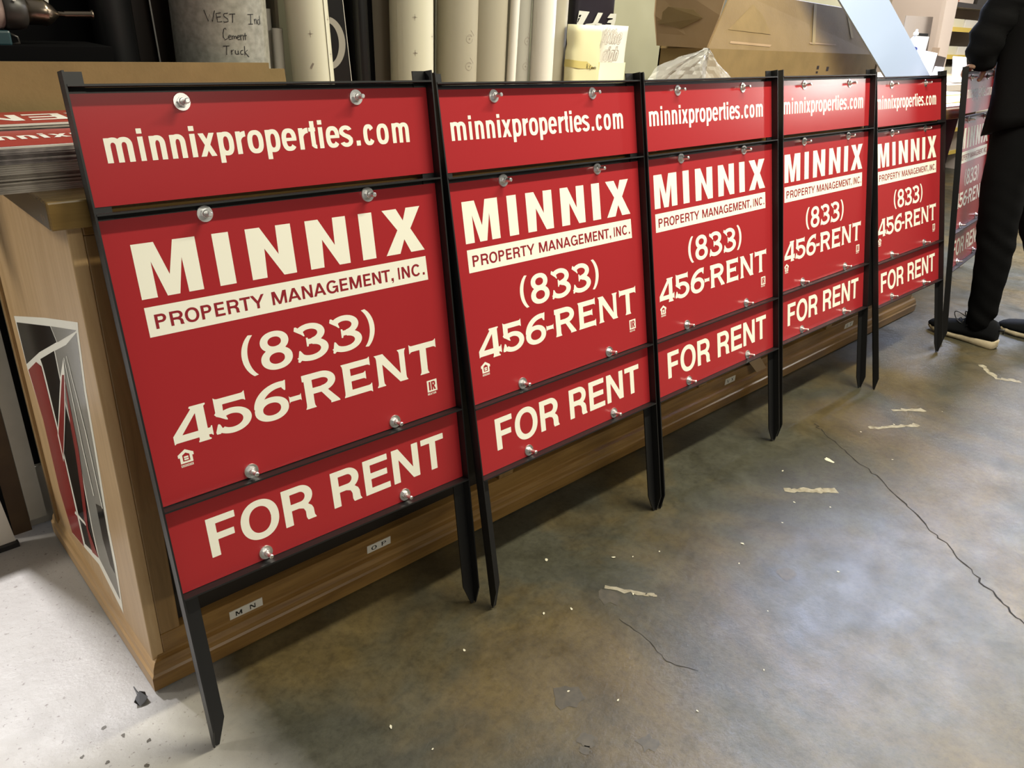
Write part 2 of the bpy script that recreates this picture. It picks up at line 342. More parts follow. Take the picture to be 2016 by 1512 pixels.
def lower(ch, w, s=0.235, b=0.205):
    """bold condensed lower case, x-height 1"""
    if ch == 'm':
        q = (w + s) / 2
        return [rect(0, 0, s, 1), band(q / 2, .66, q / 2, .36, s, b, 0, 180, 24, 2.3), rect(q - s, 0, q, .68), band((w + q - s) / 2, .66, (w - q + s) / 2, .36, s, b, 0, 180, 24, 2.3), rect(w - s, 0, w, .68)]
    if ch == 'n': return [rect(0, 0, s, 1), band(w / 2, .62, w / 2, .40, s, b, 0, 180, 24, 2.3), rect(w - s, 0, w, .64)]
    if ch == 'h': return [rect(0, 0, s, 1.36), band(w / 2, .62, w / 2, .40, s, b, 0, 180, 24, 2.3), rect(w - s, 0, w, .64)]
    if ch == 'i': return [rect(0, 0, w, 1), rect(0, 1.12, w, 1.33)]
    if ch == 'x': return [[(0, 0), (w * .34, 0), (w, 1), (w * .67, 1)], [(w, 0), (w * .66, 0), (0, 1), (w * .33, 1)]]
    if ch == 'p': return [rect(0, -.33, s, 1), ring(w / 2, .5, w / 2, .52, s, b, 2.5)]
    if ch == 'g': return [rect(w - s, -.1, w, 1), ring(w / 2, .5, w / 2, .52, s, b, 2.5), band(w / 2, -.08, w / 2, .28, s, b * .9, 195, 360, 20)]
    if ch == 'o': return [ring(w / 2, .5, w / 2, .52, s, b, 2.5)]
    if ch == 'e': return [band(w / 2, .5, w / 2, .52, s, b, 0, 322, 50, 2.5), rect(s * .5, .44, w - .005, .44 + b * .72)]
    if ch == 'c': return [band(w / 2, .5, w / 2, .52, s * 1.02, b, 32, 328, 50, 2.5)]
    if ch == 'r': return [rect(0, 0, s, 1), band(w * 1.02, .55, w * 1.02, .46, s, b * 1.2, 92, 180, 16)]
    if ch == 't': return [rect(w * .24, .12, w * .24 + s, 1.3), rect(0, .82, w, 1.0), band(w * .24 + .5 * s + .16, .22, .16 + s * .5, .22, s, b * .85, 180, 268, 14), rect(w * .24 + .5 * s + .15, 0, w, b * .85)]
    if ch == 'f': return [rect(w * .24, 0, w * .24 + s, 1.1), rect(0, .80, w, .98), band(w * .24 + .5 * s + .16, 1.1, .16 + s * .5, .27, s, b * .9, 90, 180, 14), rect(w * .24 + .5 * s + .15, 1.37 - b * .9, w, 1.37)]
    if ch == 's':
        return [band(w / 2, .735, w / 2, .285, s, b * .95, 18, 200, 30), band(w / 2, .265, w / 2, .285, s, b * .95, -162, 20, 30), [(.01, .70), (w * .02, .62), (w * .22, .50), (w * .55, .38), (w - s, .30), (w - s, .22), (w, .22), (w * .985, .40), (w * .80, .54), (w * .46, .64), (s, .74), (s, .78), (0, .78)]]
    if ch == '.': return [rect(0, 0, w, .25)]
    return []
def copper(ch, w):
    """wide display letters and figures with small flared serifs"""
    s, b = .245, .185
    if ch == 'R': return [flare(.05, .05 + s), rect(.0, 1 - b, w * .55, 1), rect(.1, .40, w * .55, .40 + b * .95), band(w * .52, .70, w * .42, .30, s * .98, b, -90, 90), [(w * .46, .46), (w * .68, .44), (w * .98, .06), (w + .01, 0), (w - .30, 0), (w - .29, .05)]]
    if ch == 'E': return [flare(.05, .05 + s), hflare(1 - b, 1, .05, w, .05, .05, False, True), hflare(.44, .44 + b * .9, .1, w * .82, .05, .05, False, True), hflare(0, b, .05, w, .06, .05, False, True)]
    if ch == 'N': return [flare(.06, .06 + s * .8, e=.06), flare(w - .06 - s * .8, w - .06, e=.06), [(-.01, 1), (.30, 1), (w - .06, 0), (w - .30, 0)]]
    if ch == 'T': return [flare(w / 2 - s / 2, w / 2 + s / 2, e=.06), hflare(1 - b, 1, 0, w, .06, .05)]
    if ch == '-': return [hflare(.2, .8, 0, w, .2, .09)]
    if ch == '8': return [ring(w * .49, .745, w * .45, .28, .215, .15, 2.1), ring(w / 2, .285, w / 2, .305, .23, .155, 2.1)]
    if ch == '3': return [band(w * .46, .735, w * .48, .285, .225, .155, 150, -80, 40), band(w * .45, .285, w * .55, .305, .235, .16, 80, -148, 40), [(w * .40, .45), (w * .76, .44), (w * .76, .60), (w * .40, .59), (w * .385, .64), (w * .335, .64), (w * .335, .39), (w * .385, .39)], [(.0, .885), (.03, .985), (.075, .985), (.26, .83), (.30, .70), (.27, .69), (.20, .755)], [(.0, .02), (.05, -.005), (.10, .03), (.22, .165), (.115, .315), (.075, .32), (.05, .22)]]
    if ch == '4': return [[(.52, 1), (.50, .955), (.545, .93), (0, .33), (.0, .12), (.015, .105), (.04, .135), (.63, .135), (.625, .06), (.60, .03), (.60, 0), (.93, 0), (.93, .035), (.885, .06), (.88, .135), (.95, .13), (.985, .085), (1.0, .10), (1.0, .36), (.975, .36), (.95, .315), (.88, .31), (.875, .93), (.925, .96), (.925, 1)], None, [(.635, .315), (.635, .80), (.225, .315)]]
    if ch == '5': return [hflare(.825, 1, .06, .90, .05, .05), [(.06, .96), (.28, .96), (.265, .56), (.34, .46), (.30, .44), (.06, .56), (.02, .60), (.06, .64)], band(.47, .335, .53, .345, .235, .16, 142, -142, 50), [(.06, .555), (.02, .60), (.20, .60), (.34, .45), (.36, .38), (.30, .40)], [(-.01, .12), (.0, .06), (.10, .055), (.2, .14), (.13, .31), (.08, .33), (.05, .27)]]
    if ch == '6': return [ring(w / 2, .315, w / 2, .335, .235, .16, 2.1), band(w * .82, .40, w * .82, .62, .24, .17, 178, 80, 40), [(w * .88, .86), (w * .94, 1.02), (w * 1.0, 1.03), (w * .965, .75), (w * .93, .745), (w * .86, .83)]]
    if ch == '(': return [ell(w * 1.55, .5, w * 1.55, .62, 123, 237, 30) + ell(w * 1.72, .5, w * 1.28, .60, 237, 123, 30)]
    if ch == ')': return [[(w - x, y) for x, y in copper('(', w)[0]]]
    return []
def psdf(P, X, Y):
    """signed distance to polygon (negative inside)"""
    P = np.array(P, float); d = np.full(X.shape, 1e9); ins = np.zeros(X.shape, bool); n = len(P)
    for i in range(n):
        a = P[i]; b = P[(i + 1) % n]; e = b - a; L = e @ e
        if L < 1e-14: continue
        px, py = X - a[0], Y - a[1]; t = np.clip((px * e[0] + py * e[1]) / L, 0, 1)
        d = np.minimum(d, (px - t * e[0]) ** 2 + (py - t * e[1]) ** 2)
        c = (a[1] <= Y) != (b[1] <= Y)
        if a[1] != b[1]:
            xi = a[0] + (Y - a[1]) * e[0] / (b[1] - a[1]); ins ^= c & (X < xi)
    d = np.sqrt(d); return np.where(ins, -d, d)
def contours(polys, step=0.0125):
    sub = []
    if None in polys: k = polys.index(None); polys, sub = polys[:k], polys[k + 1:]
    allp = np.array([p for q in polys for p in q]); lo = allp.min(0) - 3.37 * step; hi = allp.max(0) + 3.37 * step
    nx, ny = [int((hi[i] - lo[i]) / step) + 2 for i in (0, 1)]
    xs = lo[0] + step * np.arange(nx); ys = lo[1] + step * np.arange(ny); X, Y = np.meshgrid(xs, ys, indexing='ij')
    F = np.full(X.shape, 1e9)
    for q in polys: F = np.minimum(F, psdf(q, X, Y))
    for q in sub: F = np.maximum(F, -psdf(q, X, Y))
    F[np.abs(F) < 1e-9] = 1e-9
    I = F < 0; segs = {}
    def pt(i, j, k):  # k 0: edge to +x ; 1: edge to +y
        a = F[i, j]; b = F[i + 1, j] if k == 0 else F[i, j + 1]; t = a / (a - b)
        return (xs[i] + (t * step if k == 0 else 0), ys[j] + (t * step if k == 1 else 0))
    for i, j in zip(*np.where((I[:-1, :-1] ^ I[1:, :-1]) | (I[:-1, :-1] ^ I[:-1, 1:]) | (I[:-1, :-1] ^ I[1:, 1:]))):
        c = (I[i, j], I[i + 1, j], I[i + 1, j + 1], I[i, j + 1])
        E = ((i, j, 0), (i + 1, j, 1), (i, j + 1, 0), (i, j, 1))
        out = [k for k in range(4) if c[k] and not c[(k + 1) % 4]]; inn = [k for k in range(4) if not c[k] and c[(k + 1) % 4]]
        for a in out:   # walk with the inside on one fixed side
            b = min(inn, key=lambda k: (a - k) % 4)
            segs[E[a]] = E[b]
    loops = []
    while segs:
        s = next(iter(segs)); k = s; L = []
        while k in segs:
            n = segs.pop(k); L.append(pt(*k)); k = n
        if len(L) > 3: loops.append(simplify(L, step * 0.06))
    return loops
def simplify(L, tol):
    P = np.array(L)
    def dp(a, b):
        if b <= a + 1: return []
        p, q = P[a], P[b % len(P)]; e = q - p; n = np.hypot(*e) or 1e-12
        d = np.abs(e[0] * (P[a + 1:b, 1] - p[1]) - e[1] * (P[a + 1:b, 0] - p[0])) / n if n > 1e-9 else np.hypot(*(P[a + 1:b] - p).T)
        k = int(np.argmax(d))
        if d[k] < tol: return []
        k += a + 1
        return dp(a, k) + [k] + dp(k, b)
    m = len(P) // 2
    idx = [0] + dp(0, m) + [m] + dp(m, len(P) - 1) + [len(P) - 1]
    return [tuple(P[i]) for i in dict.fromkeys(idx)]
GC = {}
def glyph(fn, ch, w, step=0.0125, **kw):
    k = (fn.__name__, ch, round(w, 3), step, tuple(kw.items()))
    if k not in GC:
        GC[k] = contours(fn(ch, w, **kw), step)
    return GC[k]
def put(bm, loops, place, mi=0):
    """fill loops (outer + holes, several islands allowed); place maps (x,y)->3-D"""
    def ar(L): return 0.5 * sum(L[i][0] * L[(i + 1) % len(L)][1] - L[(i + 1) % len(L)][0] * L[i][1] for i in range(len(L)))
    def inside(p, L):
        r = False
        for i in range(len(L)):
            a, b = L[i], L[(i + 1) % len(L)]
            if (a[1] > p[1]) != (b[1] > p[1]) and p[0] < a[0] + (p[1] - a[1]) * (b[0] - a[0]) / (b[1] - a[1]): r = not r
        return r
    depth = [sum(inside(L[0], K) for K in loops if K is not L) for L in loops]
    for L, d in zip(loops, depth):
        if d % 2: continue
        holes = [K for K, e in zip(loops, depth) if e == d + 1 and inside(K[0], L)]
        grp = [L] + holes; flat = [p for g in grp for p in g]
        vs = [bm.verts.new(place(*p)) for p in flat]
        for t in tessellate_polygon([[Vector((p[0], p[1], 0)) for p in g] for g in grp]):
            try: f = bm.faces.new([vs[i] for i in t]); f.material_index = mi
            except ValueError: pass
def text_boxes(bm, fn, items, v0, h, place, mi=0, step=0.0125, **kw):
    """items: (char, u0, u1[, v0, h]) each glyph fitted into its own box, heights share unit h"""
    for it in items:
        ch, a, b = it[:3]; vv, hh = (it[3], it[4]) if len(it) > 3 else (v0, h)
        put(bm, glyph(fn, ch, (b - a) / hh, step, **kw), lambda x, y, a=a, vv=vv, hh=hh: place(a + x * hh, vv + y * hh), mi)
def strokes(bm, lines, r, place, mi=0):
    """pen strokes: flat ribbons with constant width"""
    for L in lines:
        P = [Vector((x, y)) for x, y in L]; Lf, Rt = [], []
        for i, p in enumerate(P):
            t = (P[min(i + 1, len(P) - 1)] - P[max(i - 1, 0)])
            if t.length < 1e-9: t = Vector((1, 0))
            t.normalize(); n = Vector((-t.y, t.x)) * r
            Lf.append(bm.verts.new(place(*(p + n)))); Rt.append(bm.verts.new(place(*(p - n))))
        for i in range(len(P) - 1):
            f = bm.faces.new((Lf[i], Lf[i + 1], Rt[i + 1], Rt[i])); f.material_index = mi
# ------------------------------------------------------------------ setting
bm = new(); poly(bm, [(-3, -4, 0), (11, -4, 0), (11, 4, 0), (-3, 4, 0)])
floor = struct(obj('floor', bm, 'floor'))
def ribbon(pts, w, z=0.0006):
    bm = new()
    P = [Vector((x, y, z)) for x, y in pts]
    L = []
    for i, p in enumerate(P):
        t = (P[min(i + 1, len(P) - 1)] - P[max(i - 1, 0)]).normalized(); n = Vector((-t.y, t.x, 0)) * (w * (0.35 + 0.9 * random.random()))
        L.append((bm.verts.new(p + n), bm.verts.new(p - n)))
    for a, b in zip(L, L[1:]): bm.faces.new((a[0], b[0], b[1], a[1]))
    return bm
def wiggle(pts, amp, sub=7):
    out = []
    for (a, b) in zip(pts, pts[1:]):
        for k in range(sub):
            t = k / sub; out.append((a[0] + (b[0] - a[0]) * t + random.uniform(-amp, amp), a[1] + (b[1] - a[1]) * t + random.uniform(-amp, amp)))
    return out + [pts[-1]]
random.seed(3)
obj('crack', ribbon(wiggle([(2.13, -0.27), (2.093, -0.315), (2.02, -0.44), (1.947, -0.579), (1.861, -0.698), (1.79, -0.80), (1.714, -0.90), (1.64, -1.0), (1.581, -1.076), (1.45, -1.25), (1.38, -1.5)], 0.007), 0.0022), 'crack', floor)
obj('scratch', ribbon(wiggle([(0.86, -0.45), (0.86, -0.53), (0.84, -0.60), (0.87, -0.66)], 0.002), 0.0008), 'crack', floor)
def blob(x, y, r, z=0.0005, k=0.35, n=14, st=1.0, an=0.0):
    bm = new(); pts = []
    for i in range(n):
        a = 2 * pi * i / n; rr = r * (1 + random.uniform(-k, k)); u, v = rr * cos(a) * st, rr * sin(a)
        pts.append((x + u * cos(an) - v * sin(an), y + u * sin(an) + v * cos(an), z))
    poly(bm, pts); return bm
for x, y, r in ((0.56, -0.62, .016), (0.545, -0.635, .010), (0.645, -0.70, .019), (0.47, -0.66, .009), (0.485, -0.73, .012), (0.52, -0.76, .010), (0.61, -0.525, .030), (0.90, -0.385, .028), (1.31, -0.62, .022), (0.43, -0.66, .013)):
    obj('stain', blob(x, y, r), 'stain', floor)

# ------------------------------------------------------------------ cabinet
CAB_X1 = 3.66; TOP = 0.955
cab = empty('wooden_cabinet', (0, 0, 0), 'long low honey-oak cabinet behind the row of red signs', 'cabinet')
bm = new()
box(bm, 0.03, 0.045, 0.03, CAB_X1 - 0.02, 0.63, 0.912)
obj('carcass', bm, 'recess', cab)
bm = new()   # end panel facing the left aisle
box(bm, 0.012, 0.022, 0.02, 0.034, 0.635, 0.913, bev=0.002)
obj('end_panel', bm, 'endp', cab)
bm = new(); box(bm, CAB_X1 - 0.019, 0.055, 0.02, CAB_X1 - 0.006, 0.635, 0.913, bev=0.002); obj('end_panel', bm, 'oakz', cab)
bm = new(); box(bm, 0.006, 0.615, 0.02, 0.0125, 0.637, 0.90); obj('corner_bead', bm, 'oakz', cab)
# front frame: lower rail, upper rail, stiles between the dark bays
bm = new(); box(bm, 0.034, 0.022, 0.03, CAB_X1 - 0.03, 0.05, 0.112, bev=0.002); obj('bottom_rail', bm, 'oak', cab)
bm = new(); box(bm, 0.034, 0.022, 0.895, 2.9, 0.05, 0.913, bev=0.002); obj('top_rail', bm, 'oak', cab)
for a, b in ((0.034, 0.072), (0.915, 0.966), (1.826, 1.872), (2.734, 2.783)):
    bm = new(); box(bm, a, 0.022, 0.112, b, 0.05, 0.895, bev=0.002); obj('stile', bm, 'oakz', cab)
# plinth moulding with a stepped profile, mitred at the left corner
prof = [(0.0, 0.0), (0.0, 0.032), (0.004, 0.036), (0.006, 0.046), (0.012, 0.056), (0.020, 0.060), (0.022, 0.064), (0.030, 0.064), (0.030, 0.0)]
bm = new()
loft(bm, [[(0.0 + d, d, 0.004 + z) for d, z in prof], [(CAB_X1, d, 0.004 + z) for d, z in prof]], smooth=False)
obj('base_moulding', bm, 'oak', cab)
bm = new()
loft(bm, [[(d, 0.66, 0.004 + z) for d, z in prof], [(d, d, 0.004 + z) for d, z in prof]], smooth=False)
obj('base_moulding', bm, 'oaky', cab)
# counter top: thick board with apron
bm = new(); box(bm, -0.0135, -0.006, 0.9135, CAB_X1 + 0.02, 0.66, TOP, bev=0.003); obj('counter_top', bm, 'oaktop', cab)
# letter cards on the bottom rail
def slab(ch, w):
    s = .26
    if ch == 'M': return [flare(.05, .05 + s * .8, e=.09), flare(w - .05 - s, w - .05, e=.09), [(0, 1), (.34, 1), (w / 2 + .1, .1), (w / 2 - .1, .1)], [(w, 1), (w - .34, 1), (w / 2 - .1, .1), (w / 2 + .1, .1)]]
    if ch == 'N': return [flare(.05, .05 + s * .7, e=.09), flare(w - .05 - s * .7, w - .05, e=.09), [(0, 1), (.36, 1), (w - .02, 0), (w - .30, 0)]]
    if ch == 'O': return [ring(w / 2, .5, w / 2, .5, .30, .12)]
    if ch == 'P': return [flare(.06, .06 + s, e=.09), ring(w * .52, .71, w * .48, .29, .27, .12)]
    if ch == 'S': return [band(w / 2, .74, w / 2, .27, .28, .14, 10, 262, 30), band(w / 2, .26, w / 2, .27, .28, .14, -170, 82, 30)]
    if ch == 'T': return [flare(w / 2 - s / 2, w / 2 + s / 2, e=.09), hflare(.86, 1, 0, w, .1, .05)]
    if ch == 'V': return [[(0, 1), (.34, 1), (w / 2 + .12, 0), (w / 2 - .1, 0)], [(w, 1), (w - .16, 1), (w / 2 - .08, 0), (w / 2 + .12, 0)]]
    if ch == 'X': return [[(0, 1), (.34, 1), (w, 0), (w - .34, 0)], [(w, 1), (w - .2, 1), (0, 0), (.2, 0)]]
    return []
for x0, x1, z0, z1, txt in ((0.169, 0.241, .070, .090, 'MN'), (0.502, 0.567, .074, .094, 'OP'), (1.994, 2.058, .074, .096, 'VX'), (2.916, 2.992, .072, .094, 'ST')):
    bm = new(); box(bm, x0, 0.0205, z0, x1, 0.0222, z1); lc = obj('letter_card', bm, 'paper', cab)
    lc['label'] = 'small white letter card on the bottom rail'
    bm = new(); w = x1 - x0; h = (z1 - z0) * .55; pl = lambda u, v: (u, 0.0202, v)
    text_boxes(bm, slab, [(txt[0], x0 + w * .17, x0 + w * .17 + h * 1.35), (txt[1], x0 + w * .60, x0 + w * .60 + h * 1.2)], z0 + (z1 - z0) * .22, h, pl, step=.025)
    obj('lettering', bm, 'ink', lc)
# torn paper tag hanging out of a bay
bm = new()
prism(bm, [(2.105, 0.02, .150), (2.18, 0.015, .150), (2.212, -0.012, .095), (2.150, -0.010, .092)], (0, -0.0006, 0.0004))
tag(obj('paper_scrap', bm, 'cardin'), 'torn pale paper scrap poking out of the cabinet below the fourth sign', 'paper scrap')
# decal on the end panel: white-edged black, grey and red graphic
dx = 0.0118
def dpoly(pts, mi, lift): return [(dx - lift, y, z) for y, z in pts]
bm = new()
DP = dict(
    W=[(0.566, 0.603), (0.283, 0.688), (0.061, 0.750), (0.069, 0.729), (0.098, 0.613), (0.113, 0.497), (0.127, 0.404), (0.143, 0.304), (0.146, 0.216), (0.174, 0.073), (0.298, 0.122), (0.499, 0.086), (0.528, 0.189), (0.518, 0.378), (0.559, 0.482)],
    B1=[(0.554, 0.593), (0.257, 0.680), (0.234, 0.657), (0.398, 0.580), (0.555, 0.497)],
    G1=[(0.251, 0.682), (0.078, 0.731), (0.089, 0.725), (0.221, 0.662), (0.229, 0.659)],
    R=[(0.548, 0.486), (0.450, 0.540), (0.410, 0.545), (0.408, 0.515), (0.398, 0.328), (0.401, 0.221), (0.405, 0.105), (0.496, 0.090), (0.525, 0.193), (0.518, 0.378)],
    B2=[(0.396, 0.548), (0.404, 0.563), (0.269, 0.628), (0.276, 0.553), (0.273, 0.495), (0.262, 0.427), (0.276, 0.320), (0.289, 0.220), (0.290, 0.148), (0.388, 0.122), (0.386, 0.229), (0.386, 0.334), (0.393, 0.520)],
    G2=[(0.261, 0.631), (0.167, 0.675), (0.081, 0.726), (0.112, 0.607), (0.127, 0.490), (0.142, 0.396), (0.159, 0.294), (0.163, 0.206), (0.176, 0.107), (0.280, 0.149), (0.280, 0.225), (0.267, 0.325), (0.254, 0.431), (0.265, 0.498), (0.267, 0.556)],
    SW=[(0.206, 0.636), (0.261, 0.579), (0.405, 0.391), (0.407, 0.325), (0.276, 0.510), (0.225, 0.593)],
    SR=[(0.244, 0.589), (0.392, 0.400), (0.398, 0.342), (0.284, 0.506), (0.228, 0.595)],
    S2=[(0.231, 0.589), (0.241, 0.486), (0.246, 0.429), (0.275, 0.327), (0.318, 0.203), (0.283, 0.148), (0.330, 0.135), (0.334, 0.220), (0.302, 0.319), (0.276, 0.415), (0.267, 0.475)],
    L1=[(0.201, 0.639), (0.197, 0.640), (0.204, 0.454), (0.199, 0.349), (0.205, 0.346), (0.210, 0.451)],
    L2=[(0.180, 0.649), (0.177, 0.651), (0.155, 0.508), (0.152, 0.345), (0.158, 0.342), (0.161, 0.506)],
    L3=[(0.408, 0.199), (0.326, 0.211), (0.335, 0.201), (0.418, 0.187)],
    B3=[(0.204, 0.328), (0.154, 0.346), (0.171, 0.178), (0.194, 0.184), (0.210, 0.240)],
)
prism(bm, dpoly(DP['W'], 0, 0), (-0.0003, 0, 0), 0)
for k_, mi, l in (('B1', 1, .0005), ('G1', 2, .0006), ('R', 3, .0009), ('B2', 1, .0005), ('G2', 2, .0006), ('B3', 1, .0008), ('SW', 0, .0011), ('SR', 3, .0014), ('S2', 3, .0012), ('L1', 0, .0016), ('L2', 0, .0016), ('L3', 0, .0010)):
    poly(bm, dpoly(DP[k_], mi, l), mi)
dc = obj('decal', bm, ['cream', 'blackg', 'greyd', 'redd'], cab, recalc=True); dc['label'] = 'white-edged black, grey and red graphic sticker'

# ------------------------------------------------------------------ yard signs
SW = 0.617; D0, D1 = -0.004, 0.019     # post depth behind / in front of the panel plane
def P3(u, w, v): return (u, -w, v)
def ubox(bm, u0, w0, v0, u1, w1, v1): box(bm, u0, -w1, v0, u1, -w0, v1)
def make_post(right):
    s = -1 if right else 1; o = SW if right else 0.0
    bm = new()
    t = 0.003; fw = 0.030; tp = 0.050
    X = lambda u: o + s * u
    # back flange, cut to a point
    prism(bm, [P3(X(0), D0, .012), P3(X(.006), D0, .0), P3(X(.012), D0, .0), P3(X(fw), D0, tp), P3(X(fw), D0, 1.139), P3(X(0), D0, 1.139)], (0, -t, 0))
    # side flange reaching forward
    prism(bm, [P3(X(0), D0, .006), P3(X(0), D0 + .006, .0), P3(X(0), D1, tp * .9), P3(X(0), D1, 1.139), P3(X(0), D0, 1.139)], (s * t, 0, 0))
    return bm
sign = empty('yard_sign', (0, 0, 0), '', 'sign', 'red rental yard signs in black steel frames')
obj('post', make_post(False), 'steel', sign); obj('post', make_post(True), 'steel', sign)
def bar(v, up):
    bm = new(); t = 0.003
    ubox(bm, .003, D0 + .003, v, SW - .003, D1 + .001, v + t)                      # flange reaching forward
    if up: ubox(bm, .028, D0 + .003 - .0045, v + t, SW - .028, D0 + .0008, v + .0254)
    else: ubox(bm, .028, D0 + .003 - .0045, v - .0224, SW - .028, D0 + .0008, v)
    return bm
for v, up in ((1.1185, False), (.9455, False), (.4755, True), (.3140, True)):
    obj('crossbar', bar(v, up), 'steel', sign)
def panel(name, v0, v1):
    bm = new(); ubox(bm, .0045, -.0028, v0, .6135, 0.0, v1); return obj(name, bm, 'red', sign)
pl = lambda u, v: (u, -0.00016, v)
# top panel
tp_ = panel('top_panel', .9570, 1.1105)
bm = new()
U = [('m', .0381, .0765), ('i', .0846, .0922), ('n', .1006, .1232), ('n', .1303, .1532), ('i', .1606, .1688), ('x', .1735, .1988), ('p', .2035, .2284), ('r', .2328, .2491), ('o', .2514, .2780), ('p', .2826, .3073), ('e', .3104, .3368), ('r', .3419, .3595), ('t', .3608, .3735), ('i', .3788, .3870), ('e', .3923, .4184), ('s', .4188, .4445), ('.', .4513, .4597), ('c', .4669, .4895), ('o', .4947, .5200), ('m', .5280, .5650)]
text_boxes(bm, lower, U, 1.0161, .0343, pl)
obj('lettering', bm, 'cream', tp_)
# main panel
mp_ = panel('main_panel', .4800, .9375)
bm = new(); H = .0834; v0 = .8155
def big(ch, w):
    if ch == 'M': return [[(0, 0), (0, 1), (.395, 1), (.575, .385), (.735, 1), (w, 1), (w, 0), (.865, 0), (.845, .66), (.695, 0), (.465, 0), (.285, .66), (.285, 0)]]
    if ch == 'I': return [rect(0, 0, w, 1)]
    if ch == 'N': return [[(0, 0), (0, 1), (.30, 1), (.625, .43), (.640, 1), (w, 1), (w, 0), (.68, 0), (.34, .58), (.312, 0)]]
    if ch == 'X': return [[(0, 0), (.36, .53), (0, 1), (.375, 1), (.535, .73), (.64, 1), (w, 1), (.715, .53), (w + .03, 0), (.675, 0), (.52, .31), (.375, 0)]]
for ch, a, b in (('M', .0435, .1393), ('I', .1662, .1933), ('N', .2214, .3018), ('N', .3290, .4084), ('I', .4350, .4634), ('X', .4858, .5712)):
    put(bm, [big(ch, (b - a) / H)[0]], lambda x, y, a=a: pl(a + x * H, v0 + y * H))
poly(bm, [pl(.0437, .7563), pl(.5750, .7563), pl(.5738, .8029), pl(.0437, .8029)])
h = .0655; v0 = .5690
text_boxes(bm, copper, [('4', .0455, .1090), ('5', .1146, .1785), ('6', .1845, .2480), ('-', .2500, .2733, .589, .0145), ('R', .2785, .3490), ('E', .3580, .4203), ('N', .4310, .5035), ('T', .5115, .5765)], v0, .0640, pl)
text_boxes(bm, copper, [('(', .1790, .2030, .6560, .0690), ('8', .2115, .2700), ('3', .2780, .3410), ('3', .3482, .4115), (')', .4165, .4408, .6560, .0690)], .6575, .0650, pl)
# equal-housing house and monogram tile
hx, hy, hs = .0460, .5385, .0255
hl = [[(0, .55), (0, .75), (.5, 1.05), (1, .75), (1, .55), (.9, .55), (.9, .12), (.1, .12), (.1, .55)], [(.27, .25), (.27, .68), (.5, .82), (.73, .68), (.73, .25)], [(.36, .47), (.64, .47), (.64, .58), (.36, .58)], [(.36, .32), (.64, .32), (.64, .43), (.36, .43)]]
put(bm, hl, lambda x, y: pl(hx + x * hs, hy + y * hs))
for k in range(2):
    for j in range(9): put(bm, [rect(.1 + j * .09, -.03 - k * .09, .1 + j * .09 + .06, .04 - k * .09)], lambda x, y: pl(hx + x * hs, hy + y * hs))
tx, ty, ts = .5457, .5283, .0246
tl = [rect(0, 0, 1, 1), rect(.17, .13, .35, .87), [(.42, .13), (.42, .87), (.72, .87), (.82, .78), (.82, .56), (.72, .46), (.86, .13), (.68, .13), (.58, .42), (.58, .13)], rect(.58, .58, .67, .74)]
put(bm, tl, lambda x, y: pl(tx + x * ts, ty + y * ts))
def tiny(bm, s, u, v, hh, place, mi=0):
    x = u
    for ch in s:
        w = .30 if ch == 'I' else .68
        for L in glyph(sans, ch, w, 0.04): put(bm, [L], lambda a, b: place(x + a * hh, v + b * hh), mi)
        x += hh * (w + .16)
text_boxes(bm, sans, [(c, tx + i * .0035, tx + i * .0035 + .0030) for i, c in enumerate('REAT')] + [('O', tx + .0140, tx + .0172), ('R', tx + .0177, tx + .0208)], ty - .0062, .0042, pl, step=.04)
# dark red company line on the cream bar
bar_l = bm
obj('lettering', bm, 'cream', mp_)
bm = new(); pl2 = lambda u, v: (u, -0.00034, v)
PMT = [('P', .0556, .0735), ('R', .0784, .0990), ('O', .1015, .1240), ('P', .1275, .1450), ('E', .1495, .1660), ('R', .1705, .1905), ('T', .1925, .2105), ('Y', .2110, .2355),
       ('M', .2489, .2755), ('A', .2775, .3020), ('N', .3050, .3250), ('A', .3270, .3510), ('G', .3530, .3760), ('E', .3800, .3965), ('M', .4005, .4250), ('E', .4295, .4455), ('N', .4490, .4680), ('T', .4695, .4885), (',', .4905, .4955, .7635, .0095), ('I', .5065, .5103), ('N', .5150, .5335), ('C', .5375, .5590), ('.', .5635, .5680, .7676, .0048)]
text_boxes(bm, sans, PMT, .7676, .0226, pl2, s=.205, b=.165)
ln = obj('company_line', bm, 'redink', mp_); ln['label'] = 'dark red line of lettering on the cream bar'
# lower panel
lp_ = panel('lower_panel', .3178, .4702)
bm = new()
text_boxes(bm, sans, [('F', .0668, .1172), ('O', .1243, .1956), ('R', .2045, .2664), ('R', .3045, .3660), ('E', .3755, .4332), ('N', .4420, .5060), ('T', .5140, .5716)], .3602, .0725, pl)
obj('lettering', bm, 'cream', lp_)
# bolts: washer, hex nut and stud
def bolt():
    bm = new()
    def cyl(r0, r1, w0, w1, n): loft(bm, [[(r0 * cos(2 * pi * i / n), -w0, r0 * sin(2 * pi * i / n)) for i in range(n)], [(r1 * cos(2 * pi * i / n), -w1, r1 * sin(2 * pi * i / n)) for i in range(n)]], smooth=False)
    cyl(.0132, .0126, .0002, .0020, 28); cyl(.0080, .0080, .0020, .0068, 6); cyl(.0060, .0052, .0068, .0088, 20); cyl(.0040, .0040, .0088, .0240, 14); cyl(.0040, .0028, .0240, .0252, 14)
    return bm
proto = None
for u, v in ((.1585, 1.0965), (.4605, 1.0965), (.1620, .9310), (.4605, .9310), (.1600, .4910), (.4600, .4920), (.1590, .3310), (.4625, .3310)):
    if proto is None: proto = b_ = obj('bolt', bolt(), 'zinc', sign)
    else: b_ = proto.copy(); C.objects.link(b_); b_.parent = sign
    b_.location = (u, 0, v); b_.rotation_euler = (0, random.uniform(0, 1), 0)
